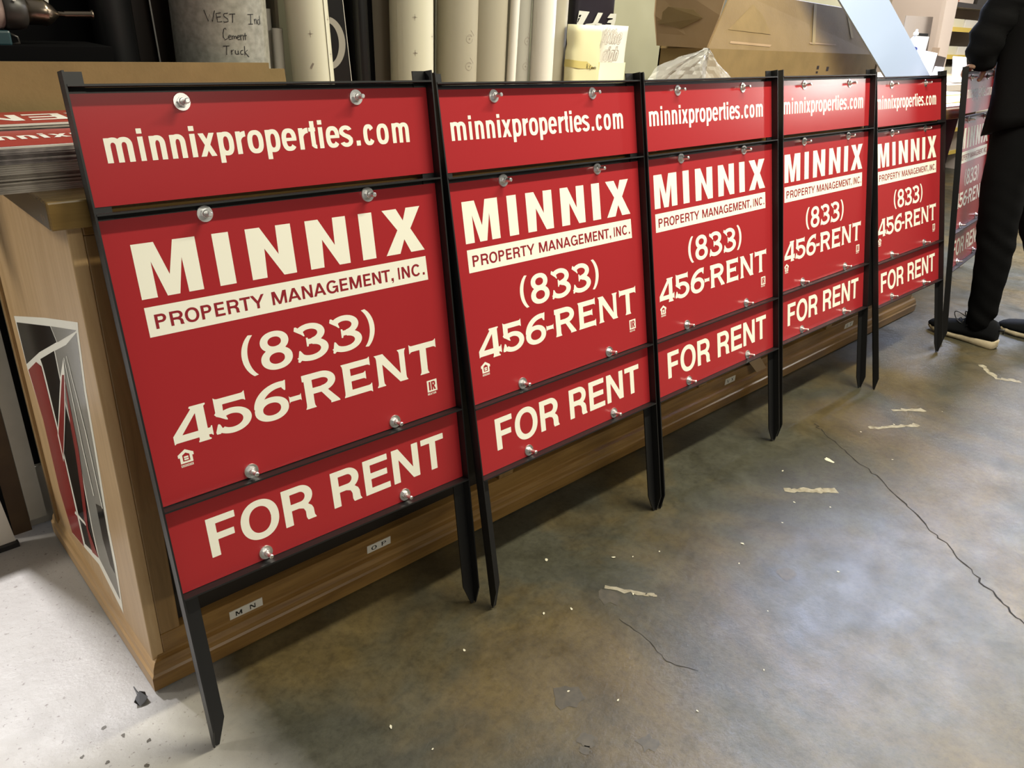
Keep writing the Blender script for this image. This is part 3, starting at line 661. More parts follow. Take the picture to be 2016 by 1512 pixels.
POSE = [((0.0308, -0.1926, 0.0030), (0.99991, -0.01275, -0.00456), (0.00678, 0.17967, 0.98370)),
        ((0.6600, -0.2443, 0.0052), (0.99993, 0.00874, -0.00809), (0.00593, 0.22404, 0.97456)),
        ((1.2884, -0.2414, 0.0), (1.0, -0.00061, 0.00222), (-0.00203, 0.22058, 0.97537)),
        ((1.9385, -0.2325, 0.0), (0.99999, -0.00356, -0.00027), (0.00103, 0.21584, 0.97643)),
        ((2.5764, -0.2774, 0.0), (0.99995, -0.0095, 0.00273), (-0.0002, 0.25686, 0.96645)),
        ((3.3216, -0.2520, 0.004), (0.99368, 0.11217, -0.0050), (-0.01708, 0.19505, 0.98065))]
LAB = ['nearest and largest red yard sign, at the cabinet\'s left corner',
       'second red yard sign from the left, beside the nearest one',
       'third red yard sign from the left, in front of the plastic film',
       'fourth red yard sign, whose top panel is bleached by glare',
       'fifth red yard sign, last of the unbroken row, below the pale blue board',
       'farthest red yard sign, half hidden by the person in black who grips its top']
for i, (o, a, v) in enumerate(POSE):
    s_ = sign if i == 0 else copy_tree(sign)
    a, v = Vector(a).normalized(), Vector(v).normalized(); n = v.cross(a).normalized(); v = a.cross(n).normalized()
    s_.matrix_world = Matrix(((a.x, n.x, v.x, o[0]), (a.y, n.y, v.y, o[1]), (a.z, n.z, v.z, o[2]), (0, 0, 0, 1)))
    s_['label'] = LAB[i]
# ------------------------------------------------------------------ on the cabinet's left end
random.seed(11)
def sheet(name, x0, y0, z0, w, d, t, m, label, group):
    bm = new(); box(bm, 0, 0, 0, w, d, t)
    o = obj(name, bm, m); o.location = (x0, y0, z0); return tag(o, label, 'sign panel', group)
z = TOP
NS = 24; t = .0027
for k in range(NS - 1):
    m = 'sheetd' if k > NS - 10 else 'sheet'
    sheet('sign_sheet', -.128 + random.uniform(-.004, .004), .072 + random.uniform(-.004, .003), z, .61, .150, t - .0003, m, 'thin sign sheet in the front stack, below its red web-address sheet', 'sheets of the front stack on the counter')
    z += t
bm = new(); box(bm, 0, 0, 0, .61, .150, t)
top1 = obj('sign_sheet', bm, 'paper'); top1.location = (-.126, .071, z)
tag(top1, 'red web-address sheet on top of the front stack at the counter\'s left end', 'sign panel', 'sheets of the front stack on the counter')
bm = new(); poly(bm, [(0.001, 0.004, t + .0003), (.609, 0.004, t + .0003), (.609, .149, t + .0003), (.001, .149, t + .0003)]); obj('printed_face', bm, 'red', top1)
bm = new(); pf = lambda u, v: (u, v - .955, t + .0007)
text_boxes(bm, lower, U, 1.0161, .0343, pf); obj('lettering', bm, 'cream', top1)
z = TOP
for k in range(NS + 1):
    sheet('sign_sheet', -.122 + random.uniform(-.005, .005), .242 + random.uniform(-.004, .004), z, .61, .148, t - .0003, 'sheetd' if k % 5 == 3 else 'sheet', 'thin sign sheet in the rear stack under an upside-down red sheet', 'sheets of the rear stack on the counter')
    z += t
z += .0012
bm = new(); box(bm, 0, 0, 0, .61, .150, t)
top2 = obj('sign_sheet', bm, 'paper'); top2.location = (-.124, .240, z)
tag(top2, 'upside-down red sheet lying on top of the rear stack before the cardboard', 'sign panel', 'sheets of the rear stack on the counter')
bm = new(); poly(bm, [(0.001, 0.005, t + .0003), (.609, 0.005, t + .0003), (.609, .149, t + .0003), (.001, .149, t + .0003)]); obj('printed_face', bm, 'red', top2)
bm = new(); pf2 = lambda u, v: (.612 - u, .152 - (v - .3178), t + .0007)
text_boxes(bm, sans, [('F', .0668, .1172), ('O', .1243, .1956), ('R', .2045, .2664), ('R', .3045, .3660), ('E', .3755, .4332), ('N', .4420, .5060), ('T', .5140, .5716)], .3602, .0725, pf2)
obj('lettering', bm, 'cream', top2)
# cardboard sheets standing on edge behind the stacks
bm = new(); prism(bm, [(-.06, .415, TOP), (.552, .415, TOP), (.552, .415, 1.1035), (-.06, .415, 1.1065)], (0, .006, 0))
tag(obj('cardboard_sheet', bm, 'card'), 'tan cardboard sheet standing upright behind the red sheets', 'cardboard')
bm = new(); prism(bm, [(-.05, .424, TOP), (.604, .424, TOP), (.592, .424, 1.091), (-.05, .424, 1.092)], (0, .006, 0))
tag(obj('cardboard_sheet', bm, 'card'), 'lower cardboard sheet peeking out behind the tall one, by the cream roll', 'cardboard')
# black storage tub with a hot-air gun lying across it
bm = new(); loft(bm, [[(-.06 + i, .46 + j, TOP) for i, j in ((.02, .02), (.30, .02), (.30, .15), (.02, .15))], [(-.06 + i, .46 + j, 1.128) for i, j in ((0, 0), (.32, 0), (.32, .17), (0, .17))]], smooth=False)
tag(obj('storage_tub', bm, 'blackm'), 'black tub behind the cardboard sheet under the tool', 'tub')
gun = empty('heat_gun', (0.085, .505, 1.186), 'dark hot-air gun with a metal nozzle tube lying on the black tub', 'tool', rz=0.0)
def lathe_x(prof, n=28, sm=True):
    bm = new(); loft(bm, [circ((x, 0, zz), r, 'x', n) for x, r, zz in prof], smooth=sm); return bm
obj('motor_housing', lathe_x([(-.20, .026, -.001), (-.195, .034, -.001), (-.06, .036, 0), (-.01, .037, 0), (.010, .030, 0)]), 'gunb', gun)
obj('collar', lathe_x([(.006, .030, 0), (.010, .0345, 0), (.030, .033, -.001), (.042, .029, -.002), (.046, .024, -.002)]), 'gunm', gun)
for k in range(3):
    bm = new(); box(bm, .022, -.0352 + k * .004, .014 - k * .012, .027, -.0325 + k * .004, .017 - k * .012); obj('vent_slot', bm, 'edgew', gun)
obj('nozzle_barrel', lathe_x([(.044, .023, -.002), (.072, .022, -.003), (.075, .0235, -.003), (.080, .022, -.004), (.092, .013, -.005), (.097, .007, -.006), (.100, .005, -.006)]), 'brass', gun)
bm = new(); loft(bm, [circ((x, 0, zz), r, 'x', 20) for x, r, zz in ((.098, .0048, -.006), (.110, .0048, -.0058), (.111, .0062, -.0058), (.156, .0064, -.0045), (.157, .0085, -.0045), (.160, .0085, -.0045), (.160, .0065, -.0045), (.130, .0050, -.0052))])
obj('nozzle_tube', bm, 'brass', gun)
bm = new(); box(bm, -.02, -.02, -.060, .012, .02, -.034, bev=.004); obj('handle', bm, 'teal', gun)
bm = new(); tube(bm, [(.012, -.012, -.04), (.022, -.014, -.045), (.024, -.014, -.054), (.010, -.012, -.058)], .0025); obj('trigger_guard', bm, 'gunm', gun)
bm = new(); prism(bm, [(.155, .53, 1.19), (.178, .53, 1.192), (.182, .53, 1.215), (.15, .53, 1.22)], (0, .02, 0)); tag(obj('grey_tab', bm, 'edgew'), 'rounded grey tab showing above the nozzle of the tool', 'tab')

# ------------------------------------------------------------------ rolls and sheets standing at the back of the counter
def roll(name, x, y, r, z1, m, label, lean=(0, 0), n=40, group='rolls standing on the counter', core=True, seam=None):
    e = empty(name, (x, y, TOP), label, 'roll', group)
    bm = new(); lx, ly = lean; h = z1 - TOP
    loft(bm, [circ((0, 0, 0), r, 'z', n), circ((lx * h, ly * h, h), r, 'z', n)], cap=False)
    loft(bm, [circ((lx * h, ly * h, h), r, 'z', n), circ((lx * h, ly * h, h), r * .55, 'z', n), circ((lx * h * .9, ly * h * .9, h * .9), r * .55, 'z', n)], cap=True, smooth=False)
    if seam is not None:   # free edge of the paper, lifting a little from the roll
        a = seam
        loft(bm, [[((r + .0004) * cos(a + k * .07) + lx * hh, (r + .0004 + .002 * (k == 0)) * sin(a + k * .07) + ly * hh, hh) for k in range(5)] for hh in (0, h)], cap=False, closed=False)
    obj('wound_sheet', bm, m, e)
    return e, r
def on_roll(r, lean=(0, 0), off=.0006):
    """print mapped on the roll: u arc length from the side facing -y (left negative), v height above counter"""
    def f(u, v):
        a = -pi / 2 + u / r; return ((r + off) * cos(a) + lean[0] * v, (r + off) * sin(a) + lean[1] * v, v)
    return f
def cross(bm, f, u, v, s=.006):
    strokes(bm, [[(u - s, v), (u + s, v)], [(u, v - s * 1.2), (u, v + s * 1.2)]], .00035, f)
    strokes(bm, [[(u + .0018 * cos(k * pi / 6), v + .0018 * sin(k * pi / 6)) for k in range(13)]], .0004, f)
ROLLZ = 1.62
# grey paper roll with handwriting
pr, r = roll('paper_roll', .512, .545, .098, ROLLZ, 'gpaper', 'fat roll wrapped in mottled grey paper with handwriting', group=None)
f = on_roll(r)
HW = dict(W=[(0, 8), (2.6, 0), (4, 5), (5.6, 0), (8, 8)], E=[[(3.6, 6.6), (0, 6), (.6, 0), (4, .4)], [(.4, 3.4), (3.3, 3.8)]], S=[(4, 6.6), (1, 6.2), (.6, 4.4), (3.4, 2.4), (3.6, .6), (.6, 0), (0, .6)], T=[[(0, 6), (4.6, 6.3)], [(2.6, 6.2), (2, 0)]],
          I=[[(0, 7), (5.6, 7.2)], [(3, 7), (2.4, 0)], [(0, 0), (4.6, .1)]], n=[[(0, 4), (.4, 0)], [(.3, 2.4), (1.4, 4), (2.4, 3.4), (2.4, 0)]], d=[(2.6, 3.4), (.8, 3.2), (0, 1.4), (1.4, -.4), (3, .6), (3.4, 6.4), (3.3, -.2)],
          C=[(2.9, 7.4), (2.3, 8.5), (1.3, 8.0), (.3, 4.4), (.3, 1.6), (1.5, 0), (3.4, 1.0)], e=[(0, 1.8), (2, 2.4), (2.0, 3.4), (.8, 3.4), (.1, 1.8), (.8, .4), (2.4, .6)], m=[[(0, 3.4), (.3, .4)], [(.2, 2.2), (1.2, 3.2), (1.8, 2.6), (1.8, .8)], [(1.8, 2.2), (2.8, 3.0), (3.4, 2.4), (3.4, .8)]], t=[[(1.2, 5.4), (1.2, .2)], [(0, 3.4), (2.6, 3.5)]],
          r=[[(0, 3.6), (.2, .4)], [(.1, 2.2), (1.0, 3.4), (1.8, 3.4)]], u=[[(0, 3.4), (.2, 1), (1.4, .6), (2.2, 1.4), (2.2, 3.2)], [(2.2, 1.4), (2.6, .4)]], c=[(2.4, 3.4), (.8, 3.2), (.2, 1.8), (.8, .6), (2.4, .8)], k=[[(.4, 6.4), (.2, 0)], [(2.6, 3.6), (.4, 2), (3.4, -1.2)]])
def hand(bm, s, u, v, k, place, pen, gap=.9):
    for ch in s:
        if ch == ' ': u += k * 5; continue
        g = HW[ch]; g = [g] if isinstance(g[0], tuple) else g
        strokes(bm, [[(u + x * k, v + y * k) for x, y in L] for L in g], pen, place)
        u += k * (max(x for L in g for x, y in L) + gap)
bm = new()
hand(bm, 'WEST', -.070, 1.178 - TOP, .0026, f, .0007); hand(bm, 'Ind', .018, 1.176 - TOP, .0026, f, .0007)
hand(bm, 'Cement', -.038, 1.145 - TOP, .0026, f, .0007, .5); hand(bm, 'Truck', -.040, 1.116 - TOP, .0028, f, .0007, 1.0)
obj('handwriting', bm, 'ink', pr)
# slim tubes squeezed beside it
roll('tube', .655, .565, .0125, 1.166, 'white', 'slim white tube with a taped end beside the grey paper roll', n=20, group='slim tubes beside the paper roll')
roll('tube', .648, .60, .011, 1.205, 'white', 'slimmer white tube behind the taped one', n=20, group='slim tubes beside the paper roll')
roll('tube', .640, .63, .013, ROLLZ, 'black', 'slim black tube rising behind the white tubes', n=20, group='slim tubes beside the paper roll')
bm = new(); box(bm, .664, .585, TOP, .672, .65, ROLLZ); tag(obj('cardboard_strip', bm, 'rollt'), 'tall tan strip standing between the slim tubes and the cream roll', 'cardboard')
# cream printed roll
cr, r = roll('printed_roll', .7140, .505, .0475, ROLLZ, 'rollc', 'cream roll printed with small crosses, left of the black boards', lean=(-.055, 0), seam=-1.2)
f = on_roll(r, (-.055, 0)); bm = new()
for u, v in ((-.022, 1.160), (.030, 1.190), (.030, 1.118)): cross(bm, f, u, v - TOP)
strokes(bm, [[(-.028, 1.088 - TOP), (-.022, 1.099 - TOP)]], .002, f)
obj('printed_mark', bm, 'fink', cr)
# black boards
def lean_board(name, x0, x1, y, dxt, z1, th, m, label, cat='board', group='black boards between the rolls'):
    bm = new(); prism(bm, [(x0, y, TOP), (x1, y, TOP), (x1 + dxt, y, z1), (x0 + dxt, y, z1)], (0, th, 0)); return tag(obj(name, bm, m), label, cat, group)
bd = lean_board('black_board', .776, .838, .535, -.062, ROLLZ, .006, 'black', 'glossy black board with part of a big grey ring')
bm = new(); cx, cz = .768, 1.137; pts = [(cx + rx * cos(a), .5345, cz + rz * sin(a)) for rx, rz, rng in ((.048, .058, range(-9, 10)), (.030, .045, range(9, -10, -1))) for a in [k * pi / 20 for k in rng]]
poly(bm, pts); obj('grey_ring', bm, 'greyring', bd)
bm = new(); prism(bm, [(.838, .534, TOP), (.8395, .534, TOP), (.7775, .534, ROLLZ), (.776, .534, ROLLZ)], (0, .007, 0)); obj('edge_strip', bm, 'edgew', bd)
lean_board('black_board', .842, .93, .575, -.02, ROLLZ, .006, 'blackm', 'plain matt black board right of the ringed board')
roll('black_roll', .868, .535, .018, ROLLZ, 'black', 'thin glossy black roll right of the ringed board', lean=(-.03, 0), n=24)
roll('tan_roll', .965, .612, .045, ROLLZ, 'rollt', 'shaded tan roll behind the second cross-printed roll')
br, r = roll('printed_roll', .990, .50, .0545, ROLLZ, 'rollc', 'beige roll printed with small crosses, right of the black roll', lean=(-.012, 0), seam=-2.9)
f = on_roll(r, (-.012, 0)); bm = new()
for u, v in ((-.026, 1.203), (.030, 1.161), (-.026, 1.123)): cross(bm, f, u, v - TOP)
obj('printed_mark', bm, 'fink', br)
roll('tan_roll', 1.075, .582, .040, ROLLZ, 'rollt', 'shaded tan roll just right of the second cross-printed roll')
def stamp(e, r, spots, lean=(0, 0), s=.010):
    f = on_roll(r, lean); bm = new()
    for u, v in spots:
        strokes(bm, [[(u + s * cos(k * pi / 9), v - TOP + s * sin(k * pi / 9)) for k in range(2, 19)]], .00035, f)
        strokes(bm, [[(u - s * .3, v - TOP), (u + s * .3, v - TOP)], [(u, v - TOP - s * .3), (u, v - TOP + s * .3)], [(u - s * .8, v - TOP + s * .6), (u + s * .8, v - TOP + s * .6)], [(u + s * .3, v - TOP + s * 2.1), (u + s * 1.6, v - TOP + s * .7)]], .0004, f)
    obj('printed_mark', bm, 'fink', e)
e, r = roll('stamped_roll', 1.139, .505, .054, ROLLZ, 'rollb', 'wide beige roll with two faint round stamps')
stamp(e, r, ((-.002, 1.158), (-.002, 1.092)))
e, r = roll('stamped_roll', 1.250, .515, .0560, ROLLZ, 'rollb', 'wide beige roll with stamps near its right side, beside the white strip')
stamp(e, r, ((.040, 1.19), (.038, 1.12)))
roll('white_roll', 1.301, .464, .0125, ROLLZ, 'rollw', 'narrow bright white roll', lean=(.015, 0), n=24)
e, r = roll('stamped_roll', 1.362, .51, .036, ROLLZ, 'rollg', 'slim grey roll with round stamps between two white rolls')
stamp(e, r, ((.006, 1.155), (.004, 1.089)))
roll('white_roll', 1.421, .463, .0330, ROLLZ, 'rollw', 'medium bright white roll right of the slim grey one', lean=(-.015, 0))
roll('beige_roll', 1.505, .51, .040, ROLLZ, 'rollb', 'plain beige roll left of the wrapped bundles')

# ------------------------------------------------------------------ wrapped bundles
def bundle(name, x, y, w, d, z1, m, label, lean=0.0, waist=None):
    e = empty(name, (x, y, TOP), label, 'bundle', 'wrapped bundles of vinyl on the counter')
    bm = new(); h = z1 - TOP; rings = []
    for k in range(15):
        t = k / 14; s = 1.0
        if waist: s -= .09 * math.exp(-((t - waist) / .05) ** 2)
        rings.append([(lean * h * t + w / 2 * s * math.copysign(abs(cos(a)) ** .45, cos(a)), d / 2 * math.copysign(abs(sin(a)) ** .6, sin(a)) * (1 + .06 * sin(9 * t + 3 * a)), h * t) for a in [2 * pi * i / 36 for i in range(36)]])
    loft(bm, rings); obj('wrapping', bm, m, e); return e
b1 = bundle('paper_bundle', 1.572, .445, .125, .05, 1.203, 'yell', 'pale yellow wrapped bundle with a handwritten tape band', waist=.79)
bm = new(); loft(bm, [[(.0635 * math.copysign(abs(cos(a)) ** .45, cos(a)), .0258 * math.copysign(abs(sin(a)) ** .6, sin(a)), zz - TOP - .004 * cos(a)) for a in [2 * pi * i / 36 for i in range(36)]] for zz in (1.086, 1.106)], cap=False); obj('tape_band', bm, 'yellt', b1)
KH = lambda u, v: (u - .0, -.0272, v - TOP)
bm = new(); hand(bm, 'k', -.008, 1.088, .0020, KH, .0007); hand(bm, 'C', .004, 1.083, .0016, KH, .0007); hand(bm, 'enrete', .011, 1.085, .0015, KH, .0006, .2); obj('handwriting', bm, 'ink', b1)
b2 = bundle('paper_bundle', 1.712, .47, .128, .05, 1.205, 'rollw', 'ivory wrapped bundle showing outlined lettering, right of the taped bundle', lean=.03)
bm = new(); fr = lambda u, v: (u + (v - 1.1) * .25, -.0277, v - TOP)
def outlined(bm, s, u, v, h, place, pen=.0008):
    wd_ = dict(f=.42, t=.42, h=.60, e=.62, r=.42, i=.26, g=.62)
    for ch in s:
        if ch == ' ': u += h * .5; continue
        for L in glyph(lower, ch, wd_[ch], .035): strokes(bm, [[(u + x * h, v + y * h) for x, y in L + [L[0]]]], pen, place)
        u += h * (wd_[ch] + .12)
outlined(bm, 'f', -.078, 1.157, .030, fr); outlined(bm, 't', -.062, 1.156, .030, fr); outlined(bm, 'the', -.046, 1.155, .030, fr); outlined(bm, 'righ', -.053, 1.108, .029, fr)
obj('lettering', bm, 'greyb', b2)
bm = new(); loft(bm, [[((.0725 + k) * math.copysign(abs(cos(a)) ** .45, cos(a)), (.0275 + k) * math.copysign(abs(sin(a)) ** .6, sin(a)), zz - TOP) for a in [2 * pi * i / 36 for i in range(36)]] for zz, k in ((TOP, .001), (1.101, .001), (1.101, -.001))], cap=False); obj('outer_sleeve', bm, 'yell', b2)
b3 = bundle('vinyl_roll', 1.722, .562, .182, .06, ROLLZ, 'vinylk', 'dark purple vinyl bundle with pale block shapes behind the ivory bundle')
bm = new(); sc_ = lambda px, py: (1.632 + (px - 620) * .000302 - 1.722, -.0335, 1.270 - py * .000174 - TOP)
put(bm, [[(618, 172), (775, 180), (680, 405), (596, 402)], [(622, 238), (658, 235), (642, 275), (616, 275)], [(613, 290), (640, 286), (612, 360), (603, 360)]], sc_)
put(bm, [[(905, 185), (982, 185), (915, 350), (985, 362), (965, 386), (850, 412), (690, 416), (735, 375), (830, 360), (845, 345)]], sc_)
put(bm, [[(1100, 190), (1195, 185), (1192, 300), (1172, 405), (1005, 405), (1040, 368), (1120, 368), (1128, 342), (1058, 342), (1080, 300), (1140, 283), (1146, 262), (1055, 262)]], sc_)
obj('block_lettering', bm, 'vinylw', b3)
b4 = bundle('vinyl_roll', 1.680, .640, .10, .05, ROLLZ, 'vinylw', 'pale grey bundle with a yellow tape band above the taped bundle')
bm = new(); prism(bm, [(-.045, -.030, 1.248 - TOP), (.045, -.030, 1.244 - TOP), (.045, -.030, 1.275 - TOP), (-.045, -.030, 1.275 - TOP)], (0, .002, 0)); tb = obj('tape_band', bm, 'yellt', b4)
bm = new(); hand(bm, 'k', -.010, 1.258, .0018, lambda u, v: (u, -.0305, v - TOP), .0006); hand(bm, 'C', .002, 1.254, .0016, lambda u, v: (u, -.0305, v - TOP), .0006); hand(bm, 'en', .010, 1.256, .0015, lambda u, v: (u, -.0305, v - TOP), .0006, .2); obj('handwriting', bm, 'ink', tb)
bm = new(); prism(bm, [(-.046, -.0295, 1.245 - TOP), (-.03, -.0295, 1.245 - TOP), (-.012, -.0295, 1.19 - TOP), (.030, -.0295, 1.12 - TOP), (.012, -.0295, 1.12 - TOP), (-.030, -.0295, 1.19 - TOP)], (0, .001, 0)); obj('white_stripe', bm, 'rollw', b4)

# ------------------------------------------------------------------ open carton, plastic film, blue board
BX0, BX1, BY0, BY1, BZ = 2.052, 3.32, .33, .53, 1.152
ct = empty('open_carton', (0, 0, 0), 'long open brown cardboard box behind the third and fourth signs', 'box')
bm = new(); prism(bm, [(BX0, BY0, TOP), (BX1, BY0, TOP), (BX1, BY0, BZ - .012), (BX0, BY0, BZ)], (0, .006, 0)); fw_ = obj('front_wall', bm, 'card', ct)
for x, z0, w_, h_ in ((2.80, 1.085, .018, .013), (2.80, 1.070, .016, .008), (2.88, 1.078, .02, .016)):
    bm = new(); poly(bm, [(x, BY0 - .0006, z0), (x + w_, BY0 - .0006, z0), (x + w_, BY0 - .0006, z0 + h_), (x, BY0 - .0006, z0 + h_)]); obj('printed_mark', bm, 'brownblk', fw_)
bm = new(); prism(bm, [(BX0, BY0 + .006, TOP), (BX0, BY1, TOP), (BX0, BY1, BZ - .012), (BX0, BY0 + .006, BZ)], (.006, 0, 0)); obj('end_wall', bm, 'card', ct)
bm = new(); prism(bm, [(BX1, BY0 + .006, TOP), (BX1, BY1, TOP), (BX1, BY1, BZ), (BX1, BY0 + .006, BZ - .005)], (-.006, 0, 0)); obj('end_wall', bm, 'card', ct)
bm = new(); prism(bm, [(BX0, BY1, TOP), (BX1, BY1, TOP), (BX1, BY1, BZ), (BX0, BY1, BZ)], (0, -.006, 0)); obj('back_wall', bm, 'card', ct)
# front flap standing up and leaning back a little
bm = new()
FL = [(BX0 - .008, BY0, BZ), (BX1 - .01, BY0, BZ - .012), (BX1 - .24, BY0 + .040, 1.304), (BX0 + .165, BY0 + .052, 1.330)]
FLm = [(2.5, BY0 + .004, BZ - .006)]
prism(bm, FL, (.0, .005, .002)); fp = obj('front_flap', bm, 'card2', ct)
def on_flap(pts, m, name, lift=.0012):
    a, b, c_, d = [Vector(p) for p in FL]; n = (b - a).cross(d - a).normalized(); n = n if n.y < 0 else -n
    bm = new(); poly(bm, [a.lerp(b, u).lerp(d.lerp(c_, u), v) + n * lift for u, v in pts]); return obj(name, bm, m, fp)
on_flap([(.30, .30), (.06, .33), (.16, .80), (.24, .62)], 'card', 'torn_patch'); on_flap([(.09, .10), (.30, .07), (.31, .11), (.09, .14)], 'cardin', 'torn_patch')
on_flap([(.555, .16), (.575, .16), (.655, .99), (.63, .99)], 'tape', 'tape_strip'); on_flap([(.54, .17), (.72, .17), (.72, .19), (.54, .20)], 'cardin', 'tape_strip')
on_flap([(.855, .35), (.875, .35), (.945, .97), (.925, .97)], 'tape', 'tape_strip')
# left end flap standing up, scuffed and paler
bm = new(); prism(bm, [(2.040, .535, 1.148), (2.040, .335, 1.151), (2.036, .300, 1.25), (2.046, .285, 1.36), (2.030, .56, 1.36), (2.026, .55, 1.24)], (.004, 0, 0)); fl2 = obj('end_flap', bm, 'cardin', ct)
bm = new(); prism(bm, [(2.0345, .545, 1.232), (2.0335, .53, 1.215), (2.037, .44, 1.205), (2.034, .36, 1.24), (2.036, .40, 1.262), (2.033, .50, 1.268)], (-.0015, 0, 0)); obj('torn_patch', bm, 'card2', fl2)
bm = new(); prism(bm, [(2.062, .50, 1.150), (2.062, .345, 1.152), (2.240, .42, 1.236), (2.205, .50, 1.236)], (0, .003, .003)); obj('inner_flap', bm, 'card', ct)
def ring_roll(x, y, z, r, label):
    bm = new(); n = 28
    loft(bm, [circ((x - .0, y, z), r, 'y', n), circ((x, y + .018, z), r, 'y', n)], cap=False)
    loft(bm, [circ((x, y, z), r, 'y', n), circ((x, y, z), r * .72, 'y', n), circ((x, y + .014, z), r * .72, 'y', n)], cap=True, smooth=False)
    return tag(obj('white_coil', bm, 'rollw'), label, 'roll', 'white coils inside the carton')
ring_roll(2.185, .505, 1.193, .046, 'white coil inside the carton, left one behind the inner flap')
ring_roll(2.325, .505, 1.200, .046, 'white coil inside the carton, right one behind the front flap')
# film
random.seed(5)
bm = new(); NX, NY = 26, 20; grid = []
LE = [(.957, 1.50), (1.066, 1.595), (1.106, 1.645), (1.134, 1.74), (1.150, 1.822), (1.159, 1.857)]
RE = [(.957, 2.27), (1.066, 2.044), (1.109, 1.959), (1.153, 1.882), (1.159, 1.866)]
for j in range(NY + 1):
    row = []; t = j / NY; zz = .957 + .202 * (1 - (1 - t) ** 1.5)
    xl = float(np.interp(zz, [a for a, b in LE], [b for a, b in LE])); xr = float(np.interp(zz, [a for a, b in RE], [b for a, b in RE]))
    for i in range(NX + 1):
        s = i / NX; x = xl + (xr - xl) * s
        fold = abs(((s * 2.7 + .35 * t + .12 * sin(7 * t)) % 1) - .5)
        y = .205 - .05 * sin(pi * s) * (1 - t) + .045 * fold * (1 - .5 * t) + .02 * abs(((s * 4.3 - 1.7 * t) % 1) - .5) + random.uniform(-.003, .003)
        row.append(bm.verts.new((x, y, zz)))
    grid.append(row)
for j in range(NY):
    for i in range(NX): bm.faces.new((grid[j][i], grid[j][i + 1], grid[j + 1][i + 1], grid[j + 1][i]))
tag(obj('plastic_film', bm, 'film', recalc=False), 'crumpled milky plastic film draped before the brown box', 'plastic sheet')
# blue board: leaning slab, its foot on the counter
pn, pd = Vector((0, -1, .36)).normalized(), None
def onP(x, z): return (x, .135 + (z - TOP) * .36, z)
bm = new(); prism(bm, [onP(3.222, TOP + .006), onP(3.68, TOP + .006), onP(2.72, 1.70), onP(2.255, 1.70)], tuple(-pn * .006))
bb = tag(obj('blue_board', bm, 'blue'), 'pale blue board leaning askew against the right end of the box', 'board')
# ------------------------------------------------------------------ walls
bm = new(); box(bm, .02, .72, 0, 1.75, .80, 3.1); struct(obj('wall_back', bm, 'greenw'))
bm = new(); box(bm, 1.75, .72, 0, 3.72, .80, 1.70); struct(obj('wall_partition', bm, 'greenw'))
bm = new(); box(bm, -.036, .70, 0.03, .001, .72, 3.1); struct(obj('trim_1', bm, 'drywall'))
bm = new(); box(bm, -.04, .722, 0, .02, .76, .16); struct(obj('trim_2', bm, 'drywall'))
bm = new(); box(bm, -.076, .706, 0, -.0365, .79, 3.1); struct(obj('trim_3', bm, 'stud'))
bm = new(); box(bm, .0012, .735, .16, .02, .755, 3.1); struct(obj('gap_shade_4', bm, 'blackm'))  # black strip standing in for the shade of the open gap
bm = new(); box(bm, -.125, .71, 0, -.086, .73, 3.1); struct(obj('wall_left', bm, 'drywall'))
bm = new(); box(bm, -.0860, .709, 0, -.0762, .78, 3.1); struct(obj('gap_shade_5', bm, 'blackm'))  # black strip filling the gap beside the timber, as its shade
e = empty('picture_board', (0, 0, 0), 'black and white board standing on the floor against the dirty wall', 'board')
bm = new(); prism(bm, [(-.40, .655, .012), (-.080, .665, .012), (-.100, .695, .30), (-.42, .69, .30)], (0, .008, 0)); obj('board', bm, 'paper', e)
bm = new(); poly(bm, [(-.40, .6628, .05), (-.125, .6695, .05), (-.135, .686, .20), (-.40, .682, .20)]); obj('black_print', bm, 'blackm', e)
bm = new(); box(bm, -.40, .652, 0, -.076, .668, .012); obj('foot_strip', bm, 'black', e)
# dark backdrop boards behind the tools
def dk(x0, x1, y, dxt, m, label, z1=1.62, th=.012):
    bm = new(); prism(bm, [(x0, y, TOP), (x1, y, TOP), (x1 + dxt, y, z1), (x0 + dxt, y, z1)], (0, th, 0)); return tag(obj('dark_board', bm, m), label, 'board', 'dark boards standing at the left back of the counter')
dk(-.45, .40, .69, 0, 'blackm', 'wide black board at the back behind the hot-air gun')
roll('black_roll', .320, .615, .040, 1.62, 'black', 'fat glossy black roll right of the hot-air gun', lean=(-.02, 0))
dk(.385, .440, .665, -.045, 'brownblk', 'dark brown board right of the fat black roll')
bd2 = dk(.418, .470, .640, -.030, 'brownblk', 'dark brown board with a pale edge left of the grey paper roll')
bm = new(); prism(bm, [(.414, .639, TOP), (.417, .639, TOP), (.387, .639, 1.62), (.384, .639, 1.62)], (0, .002, 0)); obj('edge_strip', bm, 'edgew', bd2)
bm = new(); prism(bm, [(.377, .660, TOP), (.380, .660, TOP), (.335, .660, 1.62), (.332, .660, 1.62)], (0, .002, 0)); tag(obj('metal_strip', bm, 'greyb'), 'thin grey strip standing beside the dark brown boards', 'strip')

